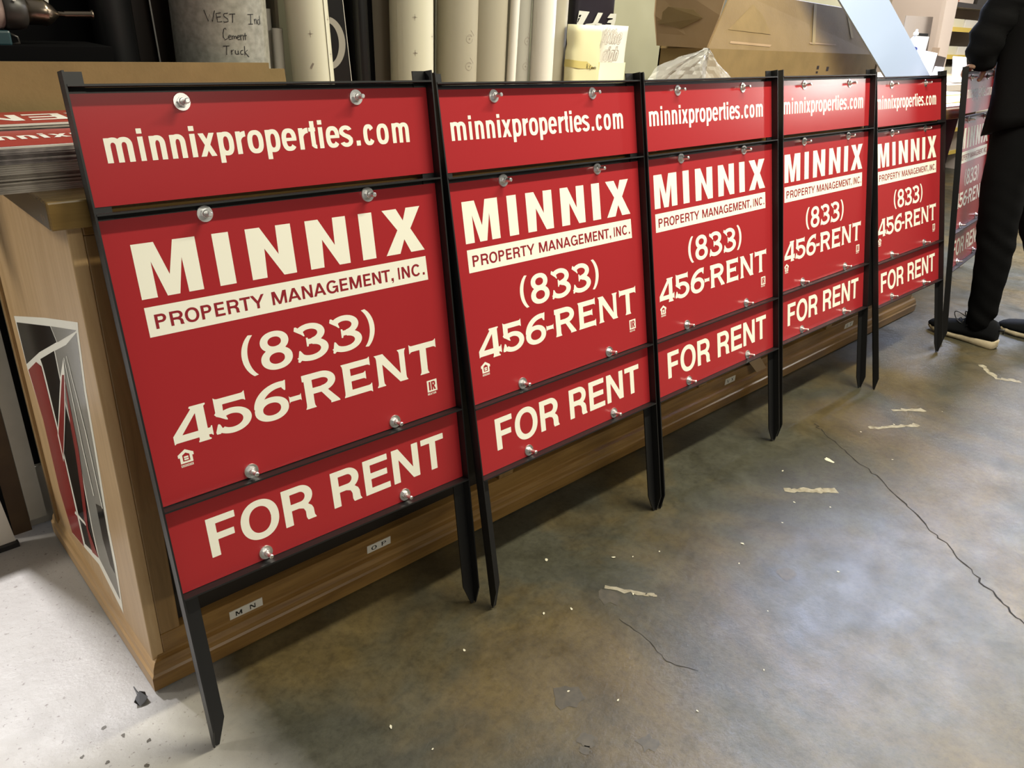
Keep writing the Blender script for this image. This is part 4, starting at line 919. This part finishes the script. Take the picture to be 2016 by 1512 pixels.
# ------------------------------------------------------------------ bright workshop beyond the cabinet
bm = new(); box(bm, 4.05, 2.2, 0, 11.0, 2.28, 3.1); struct(obj('wall_far', bm, 'creamw'))
bm = new(); box(bm, 10.6, -4.0, 0, 10.68, 2.2, 3.1); struct(obj('wall_right', bm, 'creamw'))
wb = empty('work_table', (5.2, 1.02, 0), 'pale work table beyond the cabinet, covered with papers', 'table')
bm = new(); box(bm, -1.46, -.28, .90, 1.9, .55, .945, bev=.004); obj('table_top', bm, 'creamw', wb)
for x in (-1.40, 1.84):
    for y in (-.22, .49):
        bm = new(); box(bm, x - .035, y - .035, 0, x + .035, y + .035, .90); obj('leg', bm, 'creamw', wb)
st = empty('side_table', (4.2, .35, 0), 'low-edged side table with yellow strips joining the cabinet and the work table', 'table')
bm = new(); box(bm, -.51, -.23, .90, .60, .37, .940, bev=.003); obj('table_top', bm, 'paper', st)
for y0_, y1_ in ((-.17, -.08), (.02, .06), (.18, .24)):
    bm = new(); box(bm, -.51, y0_, .9402, .60, y1_, .946); obj('edge_strip', bm, 'yel', st)
bm = new(); box(bm, -.51, .065, .9402, .60, .13, .943); obj('grey_band', bm, 'greyb', st)
for x in (-.45, .54):
    for y in (-.17, .31):
        bm = new(); box(bm, x - .025, y - .025, 0, x + .025, y + .025, .90); obj('leg', bm, 'greyb', st)
uc = empty('shade_cupboard', (3.93, .42, 0), 'black cupboard added to stand for the darkness under the side table', 'cupboard')  # added black block that supplies the darkness under the table
bm = new(); box(bm, -.20, -.16, .03, .30, .20, .86, bev=.004); obj('body', bm, 'blackm', uc)
for x in (-.19, .055):
    bm = new(); box(bm, x, -.172, .06, x + .235, -.1605, .84, bev=.002); dr_ = obj('door', bm, 'blackm', uc)
    bm = new(); box(bm, x + .19, -.186, .42, x + .20, -.1725, .52, bev=.002); obj('handle', bm, 'greyb', dr_)
bm = new(); box(bm, -.18, -.14, 0, .28, .18, .03); obj('plinth', bm, 'blackm', uc)
bm = new(); box(bm, 3.30, .025, TOP + .0005, 3.66, .122, TOP + .005); cs = tag(obj('white_sheet', bm, 'paper'), 'white sheet lying on the cabinet top at its right end', 'sheet')
bm = new(); box(bm, 3.30, .085, TOP + .0052, 3.66, .115, TOP + .008); obj('yellow_strip', bm, 'yel', cs)
WT = .945
# spray bottle
sb = empty('squeeze_bottle', (4.805, .78, WT), 'clear squeeze bottle with a dark blue label oval right of the pale blue board', 'bottle')
bm = new(); loft(bm, [circ((0, 0, zz), r, 'z', 24, r * .75) for zz, r in ((0, .038), (.004, .043), (.10, .046), (.19, .047), (.225, .042), (.258, .028), (.272, .014), (.282, .012))]); obj('bottle_body', bm, 'bottle', sb, smooth=False)
bm = new(); loft(bm, [circ((0, 0, zz), r, 'z', 20) for zz, r in ((.278, .015), (.290, .014), (.296, .007), (.308, .005))]); obj('cap', bm, 'white', sb)
def on_b(u, v, r=.047):
    a = -2.40 + u / r; return ((r + .0012) * cos(a), (r + .0012) * .75 * sin(a), v)
bm = new(); poly(bm, [on_b(.026 * cos(k * pi / 12), .205 + .011 * sin(k * pi / 12)) for k in range(24)]); obj('label_oval', bm, 'blueprint', sb)
for v in (.168, .146, .124):
    bm = new(); poly(bm, [on_b(-.024, v - .006), on_b(.024, v - .006), on_b(.024, v + .004), on_b(-.024, v + .004)]); obj('printed_band', bm, 'greyb', sb)
def wedge(name, a, b, c_, d, m, label, cat, th=None):
    # sheet or pile whose top slopes up towards the back; th None: solid down to the table
    bm = new(); T = [Vector(p) for p in (a, b, c_, d)]; Bt = [Vector((p.x, p.y, WT + .0005)) if th is None else p - Vector((0, 0, th)) for p in T]
    vt = [bm.verts.new(p) for p in T]; vb = [bm.verts.new(p) for p in Bt]
    bm.faces.new(vt); bm.faces.new(vb[::-1])
    for i in range(4): bm.faces.new((vb[i], vb[(i + 1) % 4], vt[(i + 1) % 4], vt[i]))
    return tag(obj(name, bm, m), label, cat)
wedge('paper_pile', (5.08, .82, .988), (5.30, .82, .986), (6.08, 1.10, 1.112), (5.82, 1.10, 1.128), 'paper', 'sloping pile of white papers on the work table right of the squeeze bottle', 'papers')
wedge('dark_folder', (5.312, .83, .975), (5.50, .83, .972), (6.32, 1.12, 1.082), (6.10, 1.12, 1.100), 'brownblk', 'dark folder propped beside the paper pile', 'folder')
wedge('grey_card', (5.40, .855, .990), (5.60, .855, .985), (5.92, .97, 1.030), (5.74, .97, 1.036), 'greyb', 'grey card lying on the dark folder', 'card', .004)
wedge('white_board', (5.52, .76, .962), (5.80, .76, .958), (6.08, .90, 1.100), (5.82, .90, 1.105), 'paper', 'bright white board propped at the right of the dark folder', 'board', .006)
def slab_on(name, x, y, z, w, d, t, rz, m, label, cat, group=None, tilt=0.0):
    bm = new(); box(bm, -w / 2, -d / 2, 0, w / 2, d / 2, t); o = obj(name, bm, m); o.location = (x, y, z); o.rotation_euler = (tilt, 0, rz); return tag(o, label, cat, group)
sbx = slab_on('small_box', 6.38, 1.36, WT, .09, .10, .27, .5, 'white', 'small white box with a black lid behind the paper pile', 'box')
bm = new(); box(bm, -.04, -.04, .2705, .04, .04, .29); obj('lid', bm, 'black', sbx)
slab_on('clear_tray', 6.02, 1.28, WT, .30, .16, .24, .4, 'bottle', 'clear plastic tray behind the squeeze bottle', 'tray')
slab_on('wood_offcut', 6.30, 1.20, WT, .05, .05, .20, .3, 'cardin', 'pale wooden offcut standing behind the paper pile', 'wood')
# grey sheet standing at the back of the table
bm = new(); prism(bm, [(6.40, 1.50, WT), (7.04, 1.52, WT), (7.00, 1.545, 1.360), (6.42, 1.525, 1.352)], (0, .006, 0)); tag(obj('grey_sheet', bm, 'greyb'), 'large grey sheet standing at the back of the work table', 'sheet')
bm = new(); prism(bm, [(6.86, 1.38, WT + .001), (7.09, 1.38, WT + .001), (7.04, 1.46, 2.3), (6.78, 1.46, 2.3)], (0, .03, 0)); tag(obj('pink_plank', bm, 'pinkw'), 'tall pale pink plank leaning behind the table', 'plank')
bm = new(); tube(bm, [(4.70, 1.9, 1.2), (4.715, 1.9, 1.42), (4.71, 1.88, 1.56), (4.77, 1.86, 1.60)], .035); tag(obj('black_cable_loop', bm, 'black'), 'black hanging loop beside the top of the blue board', 'cable')
# storage rack with white sheets and yellow edge strips
rk = empty('storage_rack', (7.95, 1.55, 0), 'tall storage rack with yellow edge strips at the far wall', 'rack')
for x in (-.60, .70):
    bm = new(); box(bm, x - .02, -.02, 0, x + .02, .5, 1.75); obj('upright', bm, 'pinkw', rk)
for z in (.20, .42, .62, .74, .88, 1.07, 1.29, 1.48):
    bm = new(); box(bm, -.60, 0, z - .02, .70, .5, z); sh = obj('shelf', bm, 'creamw', rk)
    bm = new(); box(bm, -.60, -.012, z - .026, .70, -.001, z + .010); obj('edge_strip', bm, 'yel' if z < 1.45 else 'brownblk', sh)
RX, RY = 7.95, 1.55
k = 0
for z, h_ in ((.42, .16), (.62, .10), (.74, .10), (.88, .12), (1.07, .10), (1.29, .10)):
    for x in (7.38, 7.82, 8.24):
        k += 1; w_ = .40
        lab = 'white packing box on the storage rack, %s, %s' % ({.42: 'second shelf from below', .62: 'third shelf from below', .74: 'fourth shelf from below', .88: 'fourth shelf from the top', 1.07: 'third shelf from the top', 1.29: 'second shelf from the top'}[z], {7.38: 'left', 7.82: 'middle', 8.24: 'right'}[x])
        bm = new(); box(bm, x, RY + .02, z + .0005, x + w_, RY + .40, z + h_ - .025, bev=.003)
        tag(obj('packing_box', bm, ('paper', 'ivory', 'rollw')[k % 3]), lab, 'box', 'white boxes on the storage rack')
bm = new(); loft(bm, [circ((7.52, 1.62, zz), r, 'z', 20) for zz, r in ((1.481, .05), (1.60, .05), (1.62, .03), (1.66, .03))]); tag(obj('spray_can', bm, 'orange'), 'orange can on top of the storage rack', 'can')
bm = new(); box(bm, 7.40, 1.60, 1.481, 7.45, 1.75, 1.75); tag(obj('black_case', bm, 'black'), 'upright black case at the left end of the rack top', 'case')
bm = new(); box(bm, 7.64, 1.62, 1.481, 8.02, 1.8, 1.70); tag(obj('pale_carton', bm, 'pinkw'), 'pale carton beside the orange can on the rack top', 'box')
bm = new(); box(bm, 8.06, 1.60, 1.481, 8.5, 1.8, 1.72); tag(obj('grey_case', bm, 'gunm'), 'dark grey case at the right end of the rack top', 'case')
# ------------------------------------------------------------------ litter on the floor
random.seed(21)
bm = new()
pts = []
for i in range(9):
    a = 2 * pi * i / 9; r_ = .013 * (1 + random.uniform(-.35, .35)); pts.append((r_ * cos(a), r_ * 1.1 * sin(a), 0.001 + .004 * (i % 3)))
poly(bm, pts)
sc2 = obj('rubber_scrap', bm, 'black'); sc2.location = (-.026, .000, .001)
bm = new(); loft(bm, [[(w_ * s, y, .001 + zz) for s, zz in ((-1, 0), (0, .002), (1, 0))] for y, w_ in ((.0, .006), (.012, .003), (.026, .0015), (.040, .001))], cap=False, closed=False); tl_ = obj('tail', bm, 'black', sc2)
tag(sc2, 'torn black scrap with a thin tail on the pale floor by the cabinet corner', 'scrap')
FLK = [(1.93, -.42, .016, 'large pale flake beside the floor crack'), (.88, -.20, .006, 'round pale flake near the second sign\'s foot')]
def flake(x, y, r, label, grp=None):
    bm = new(); n = 9; pts = []
    a0 = random.uniform(0, 6)
    for i in range(n):
        a = 2 * pi * i / n; rr = r * (1 + random.uniform(-.3, .3)); u, v = rr * cos(a), rr * .55 * sin(a)
        pts.append((u * cos(a0) - v * sin(a0), u * sin(a0) + v * cos(a0), .0012 + random.uniform(0, .001)))
    poly(bm, pts); o = obj('paint_flake', bm, 'flake'); o.location = (x, y, 0); return tag(o, label, 'flake', grp)
for x, y, r, l in FLK: flake(x, y, r, l)
SMALL = [(.74, -.33), (.80, -.36), (1.02, -.30), (1.06, -.33), (1.13, -.36), (.95, -.42), (1.25, -.52), (1.33, -.48), (.62, -.52), (.40, -.60), (.33, -.45), (.53, -.30), (.68, -.60), (.78, -.72), (1.5, -.50), (1.62, -.47), (1.75, -.36), (1.68, -.55), (2.2, -.40), (2.35, -.45), (2.1, -.55), (2.6, -.52), (1.15, -.66), (.98, -.75), (.30, -.36), (1.42, -.70)]
for x, y in SMALL: flake(x, y, random.uniform(.002, .005), 'tiny pale paint flake on the concrete before the signs', 'tiny pale flakes on the floor')
for pts, w_ in (([(1.66, -.42), (1.72, -.47), (1.78, -.52)], .012), ([(2.25, -.40), (2.33, -.46), (2.42, -.50)], .010), ([(2.46, -.40), (2.56, -.47)], .012), ([(3.2, -.45), (3.1, -.55), (3.15, -.62)], .014), ([(.92, -.36), (.97, -.43), (.99, -.46)], .006)):
    bm = ribbon(wiggle(pts, .006, 8), w_, .0008); obj('smear', bm, 'smear', floor)
for x, y in ((-.08, -.06), (-.10, -.02), (-.12, -.10), (-.07, -.15), (-.15, -.06), (-.05, -.10)): obj('pit', blob(x, y, .004, k=.5, n=8), 'stain', floor)
# ------------------------------------------------------------------ person in black steadying the farthest sign
def skinned(name, verts, edges, radii, root=0, levels=2):
    me = bpy.data.meshes.new(name); me.from_pydata([Vector(v) for v in verts], edges, []); me.update()
    o = bpy.data.objects.new(name, me); C.objects.link(o)
    md = o.modifiers.new('skin', 'SKIN'); md.use_smooth_shade = True; md.branch_smoothing = 0.6
    sv = me.skin_vertices[0].data
    for i, r in enumerate(radii):
        sv[i].radius = r if isinstance(r, tuple) else (r, r); sv[i].use_root = (i == root)
    s = o.modifiers.new('sub', 'SUBSURF'); s.levels = levels; s.render_levels = levels
    dg = bpy.context.evaluated_depsgraph_get(); dg.update()
    out = bpy.data.meshes.new_from_object(o.evaluated_get(dg), depsgraph=dg)
    bm = new(); bm.from_mesh(out)
    bpy.data.objects.remove(o, do_unlink=True); bpy.data.meshes.remove(me); bpy.data.meshes.remove(out)
    return bm
def join(bms):
    a = bms[0]
    for b in bms[1:]:
        t = bpy.data.meshes.new('t'); b.to_mesh(t); b.free(); a.from_mesh(t); bpy.data.meshes.remove(t)
    return a
PX, PY = 3.58, -.26
person = empty('person', (PX, PY, 0), 'person in black jacket, black trousers and black knit shoes gripping the farthest sign', 'person')
def L_(p): return (p[0] - PX, p[1] - PY, p[2])
LHIP, LKNEE, LANK = (3.495, -.235, .90), (3.462, -.290, .49), (3.455, -.338, .10)
RHIP, RKNEE, RANK = (3.665, -.275, .90), (3.735, -.375, .49), (3.745, -.535, .10)
LSH, LEL, LWR = (3.395, -.105, 1.420), (3.395, -.050, 1.205), (3.440, -.056, 1.128)
RSH, REL, RWR = (3.775, -.115, 1.430), (3.915, -.135, 1.215), (3.815, -.045, 1.150)
V_ = [(3.58, -.255, .97), (3.585, -.225, 1.15), (3.585, -.165, 1.33), (3.585, -.120, 1.44), (3.585, -.085, 1.52), (3.585, -.055, 1.60),
      LSH, LEL, LWR, RSH, REL, RWR, LHIP, LKNEE, LANK, RHIP, RKNEE, RANK, (3.456, -.318, .045), (3.745, -.520, .045)]
E_ = [(0, 1), (1, 2), (2, 3), (3, 4), (4, 5), (3, 6), (6, 7), (7, 8), (3, 9), (9, 10), (10, 11), (0, 12), (12, 13), (13, 14), (0, 15), (15, 16), (16, 17), (14, 18), (17, 19)]
R__ = [(.11, .085), (.11, .085), (.12, .09), (.10, .08), (.055, .055), (.06, .06), .055, .042, .028, .055, .042, .028, .065, .050, .032, .065, .050, .032, .026, .026]
body = skinned('b', [L_(v) for v in V_], E_, R__)
# head with brow, nose, chin and ears, bent towards the work
hb = new(); c0 = Vector((3.585, -.015, 1.685)) - Vector((PX, PY, 0)); rings = []
for k in range(13):
    t = -1 + 2 * k / 12; w_ = math.sqrt(max(0, 1 - t * t)); zz = t * .115
    rr = []
    for i in range(24):
        a = 2 * pi * i / 24; x = .074 * w_ * cos(a); y = .095 * w_ * sin(a)
        if sin(a) > .9 and -.35 < t < .1: y += .018 * (1 - abs(t + .12) * 2)          # nose
        if sin(a) > .5 and t < -.5: y += .010                                       # chin
        if abs(cos(a)) > .95 and -.3 < t < .25: x *= 1.14                             # ears
        p = Vector((x, y, zz)); p.rotate(Matrix.Rotation(radians(-32), 3, 'X')); rr.append(c0 + p)
    if w_ < 1e-3: rr = [c0 + (Matrix.Rotation(radians(-32), 3, 'X') @ Vector((.004 * cos(2 * pi * i / 24), .004 * sin(2 * pi * i / 24), zz))) for i in range(24)]
    rings.append(rr)
loft(hb, rings)
def handmesh(wr, bar_p, side):
    """hand closed over a bar that runs along x at bar_p; side=+1: thumb towards +x"""
    w0 = Vector(wr); b = Vector(bar_p); bms = []
    palm = [w0, w0.lerp(b + Vector((0, -.028, .020)), .55), b + Vector((0, -.020, .020))]
    bms.append(skinned('h', [L_(p) for p in palm], [(0, 1), (1, 2)], [(.026, .020), (.040, .016), (.040, .014)]))
    for k, (dx_, ln) in enumerate(((.030, .9), (.010, 1.05), (-.010, 1.0), (-.030, .8))):
        d = side * dx_
        f_ = [b + Vector((d, -.022, .022)), b + Vector((d * 1.05, .004, .026)), b + Vector((d * 1.08, .024 * ln, .010)), b + Vector((d * 1.05, .022, -.014 * ln)), b + Vector((d, .012, -.026 * ln))]
        bms.append(skinned('f', [L_(p) for p in f_], [(0, 1), (1, 2), (2, 3), (3, 4)], [.0095, .0092, .0088, .0080, .0070]))
    th = [w0.lerp(b, .35) + Vector((side * .030, -.010, .0)), b + Vector((side * .044, -.030, .004)), b + Vector((side * .034, -.030, -.016)), b + Vector((side * .018, -.029, -.030))]
    bms.append(skinned('t', [L_(p) for p in th], [(0, 1), (1, 2), (2, 3)], [.013, .0115, .0100, .0085]))
    return bms
LB, RB = (3.418, -.026, 1.098), (3.800, .016, 1.096)
bd_ = join([body, hb] + handmesh(LWR, LB, 1) + handmesh(RWR, RB, -1))
pb = obj('body', bd_, 'skin', person, smooth=True)
hr = new(); rings = []
for k in range(8):
    t = .05 + .95 * k / 7; w_ = math.sqrt(max(0.0004, 1 - t * t)); rr = []
    for i in range(24):
        a = 2 * pi * i / 24; p = Vector((.081 * w_ * cos(a), .101 * w_ * sin(a) - .012, t * .124)); p.rotate(Matrix.Rotation(radians(-32), 3, 'X')); rr.append(c0 + p)
    rings.append(rr)
loft(hr, rings); obj('hair', hr, 'hair', person)
# trousers, slightly rumpled at knee and ankle
TV = [(3.58, -.26, .955), LHIP, (3.480, -.252, .70), LKNEE, (3.458, -.312, .385), (3.452, -.328, .23), (3.455, -.338, .13), (3.457, -.335, .045),
      RHIP, (3.700, -.315, .70), RKNEE, (3.740, -.430, .385), (3.745, -.490, .23), (3.745, -.530, .13), (3.745, -.530, .045), (3.58, -.250, 1.10)]
TE = [(0, 1), (1, 2), (2, 3), (3, 4), (4, 5), (5, 6), (6, 7), (0, 8), (8, 9), (9, 10), (10, 11), (11, 12), (12, 13), (13, 14), (0, 15)]
TR = [(.165, .135), (.110, .120), (.092, .100), (.078, .084), (.074, .080), (.064, .066), (.060, .060), (.057, .057), (.105, .115), (.092, .100), (.078, .084), (.074, .080), (.064, .066), (.060, .060), (.057, .057), (.16, .13)]
tb_ = skinned('tr', [L_(v) for v in TV], TE, TR, levels=3)
for v in tb_.verts:
    x_, y_, z_ = v.co
    f_ = .8 * math.exp(-((z_ - .46) / .06) ** 2) + 1.0 * math.exp(-((z_ - .12) / .05) ** 2) + .3
    w1 = sin(z_ * 92 + 3.1 * sin(y_ * 21 + x_ * 9) + 40 * x_); w2 = sin(z_ * 47 - y_ * 38 + 2 * sin(x_ * 17))
    v.co.y += .0032 * f_ * (w1 + .8 * w2); v.co.x += .0030 * f_ * (w1 - .6 * w2)
obj('trousers', tb_, 'cloth', person, smooth=True)
# jacket: torso shell with a dipping front hem, plus loose sleeves
jk = new(); rings = []
TJ = [(.86, (3.585, -.245), .185, .150), (.93, (3.585, -.245), .190, .152), (1.02, (3.585, -.235), .190, .148), (1.14, (3.585, -.215), .188, .145), (1.26, (3.585, -.180), .195, .148), (1.36, (3.585, -.150), .200, .140), (1.43, (3.585, -.120), .175, .115), (1.485, (3.585, -.095), .090, .080), (1.52, (3.585, -.085), .075, .072)]
for k, (zz, (cx_, cy_), rx, ry) in enumerate(TJ):
    rr = []
    for i in range(40):
        a = 2 * pi * i / 40; s_ = sin(a); z2 = zz
        if k <= 1: z2 = zz + (.105 if k == 0 else .050) * (1 - s_) * .5 + (-.012 if k == 0 else 0) * max(0, s_) ** 3
        wv = .006 * sin(5 * a + 7 * k) + .004 * sin(9 * a - 3 * k)
        rr.append(L_((cx_ + (rx + wv) * math.copysign(abs(cos(a)) ** .85, cos(a)), cy_ + (ry + wv) * math.copysign(abs(s_) ** .9, s_), z2)))
    rings.append(rr)
loft(jk, rings)
def sleeve(a, b, c_, r):
    a, b, c_ = Vector(a), Vector(b), Vector(c_); P = [a + (a - b) * .05, a.lerp(b, .35), a.lerp(b, .7), b, b.lerp(c_, .5), c_]
    return skinned('s', [L_(p) for p in P], [(i, i + 1) for i in range(5)], r)
def slv_wr(m):
    for v in m.verts: v.co += Vector((.004 * sin(v.co.z * 95), .006 * sin(v.co.z * 80 + v.co.x * 20), 0))
    return m
s1 = slv_wr(sleeve(LSH, LEL, (3.452, -.056, 1.112), [.082, .076, .072, .072, .062, .050]))
s2 = slv_wr(sleeve(RSH, REL, (3.835, -.062, 1.165), [.082, .074, .070, .068, .056, .046]))
obj('jacket', join([jk, s1, s2]), 'jacket', person, smooth=True)
# shoes
def shoe(heel, toe, label):
    h, t = Vector((*heel, 0)), Vector((*toe, 0)); d = (t - h); Ln = d.length; d.normalize(); s = Vector((-d.y, d.x, 0))
    up = Vector((0, 0, 1))
    e = []
    prof = [(-.035, .010, .008, .030), (-.022, .022, .003, .035), (.0, .031, .0, .036), (.06, .036, .0, .036), (.16, .037, .0, .034), (.32, .034, .001, .029), (.50, .037, .003, .026), (.70, .045, .003, .024), (.84, .043, .007, .022), (.93, .034, .013, .018), (.985, .018, .020, .012)]
    bm = new(); rings = []
    for f_, w_, lift, hh in prof:
        p = h + d * (Ln * f_); rings.append([L_(p + s * (w_ * x) + up * (lift + zz)) for x, zz in ((-.9, .001), (-1.0, .006), (-1.04, hh * .45), (-1.0, hh), (-.86, hh + .002), (.86, hh + .002), (1.0, hh), (1.04, hh * .45), (1.0, .006), (.9, .001))])
    loft(bm, rings)
    up_ = new(); rings = []
    for f_, w_, hh, lo in ((.0, .022, .070, .036), (.015, .030, .098, .037), (.06, .034, .118, .037), (.14, .036, .124, .036), (.25, .036, .122, .033), (.34, .036, .112, .030), (.44, .037, .100, .029), (.56, .041, .088, .027), (.68, .045, .077, .027), (.80, .045, .069, .028), (.89, .040, .061, .029), (.96, .029, .051, .030), (1.0, .012, .040, .032)):
        p = h + d * (Ln * f_)
        rings.append([L_(p + s * (w_ * (abs(cos(a)) ** .8) * (1 if cos(a) > 0 else -1)) + up * (lo + (hh - lo) * max(0, sin(a)) ** .75)) for a in [pi * i / 14 for i in range(15)]])
    loft(up_, rings)
    o = obj('shoe', up_, 'shoe', person, smooth=True)
    obj('sole', bm, 'sole', o, smooth=True)
    ln = new()
    for f_, hh in ((.42, .104), (.50, .096), (.58, .088)):
        p = h + d * (Ln * f_); tube(ln, [L_(p + s * (.034 * cos(a)) + up * (.030 + (hh - .026) * sin(a) ** .75)) for a in [pi * (.18 + .64 * i / 10) for i in range(11)]], .0024, 6)
    p = h + d * (Ln * .44) + up * .100
    for k_, q_ in ((1, .012), (.55, -.012), (-.35, .016)):
        tube(ln, [L_(p + d * (.062 * k_ * sin(pi * t * .92)) + s * (q_ * (1 + 1.6 * t)) + up * (.030 * sin(pi * min(1, t * 1.15)) - .022 * t)) for t in [i / 12 for i in range(13)]], .0021, 6)
    obj('laces', ln, 'black', o)
    tb2 = new(); pt_ = h + up * .10; tube(tb2, [L_(h + d * .012 + up * .080), L_(h - d * .016 + up * .092), L_(h - d * .018 + up * .074)], .004, 6); obj('pull_tab', tb2, 'black', o)
shoe((3.452, -.425), (3.470, -.135), '')
shoe((3.752, -.640), (3.735, -.350), '')
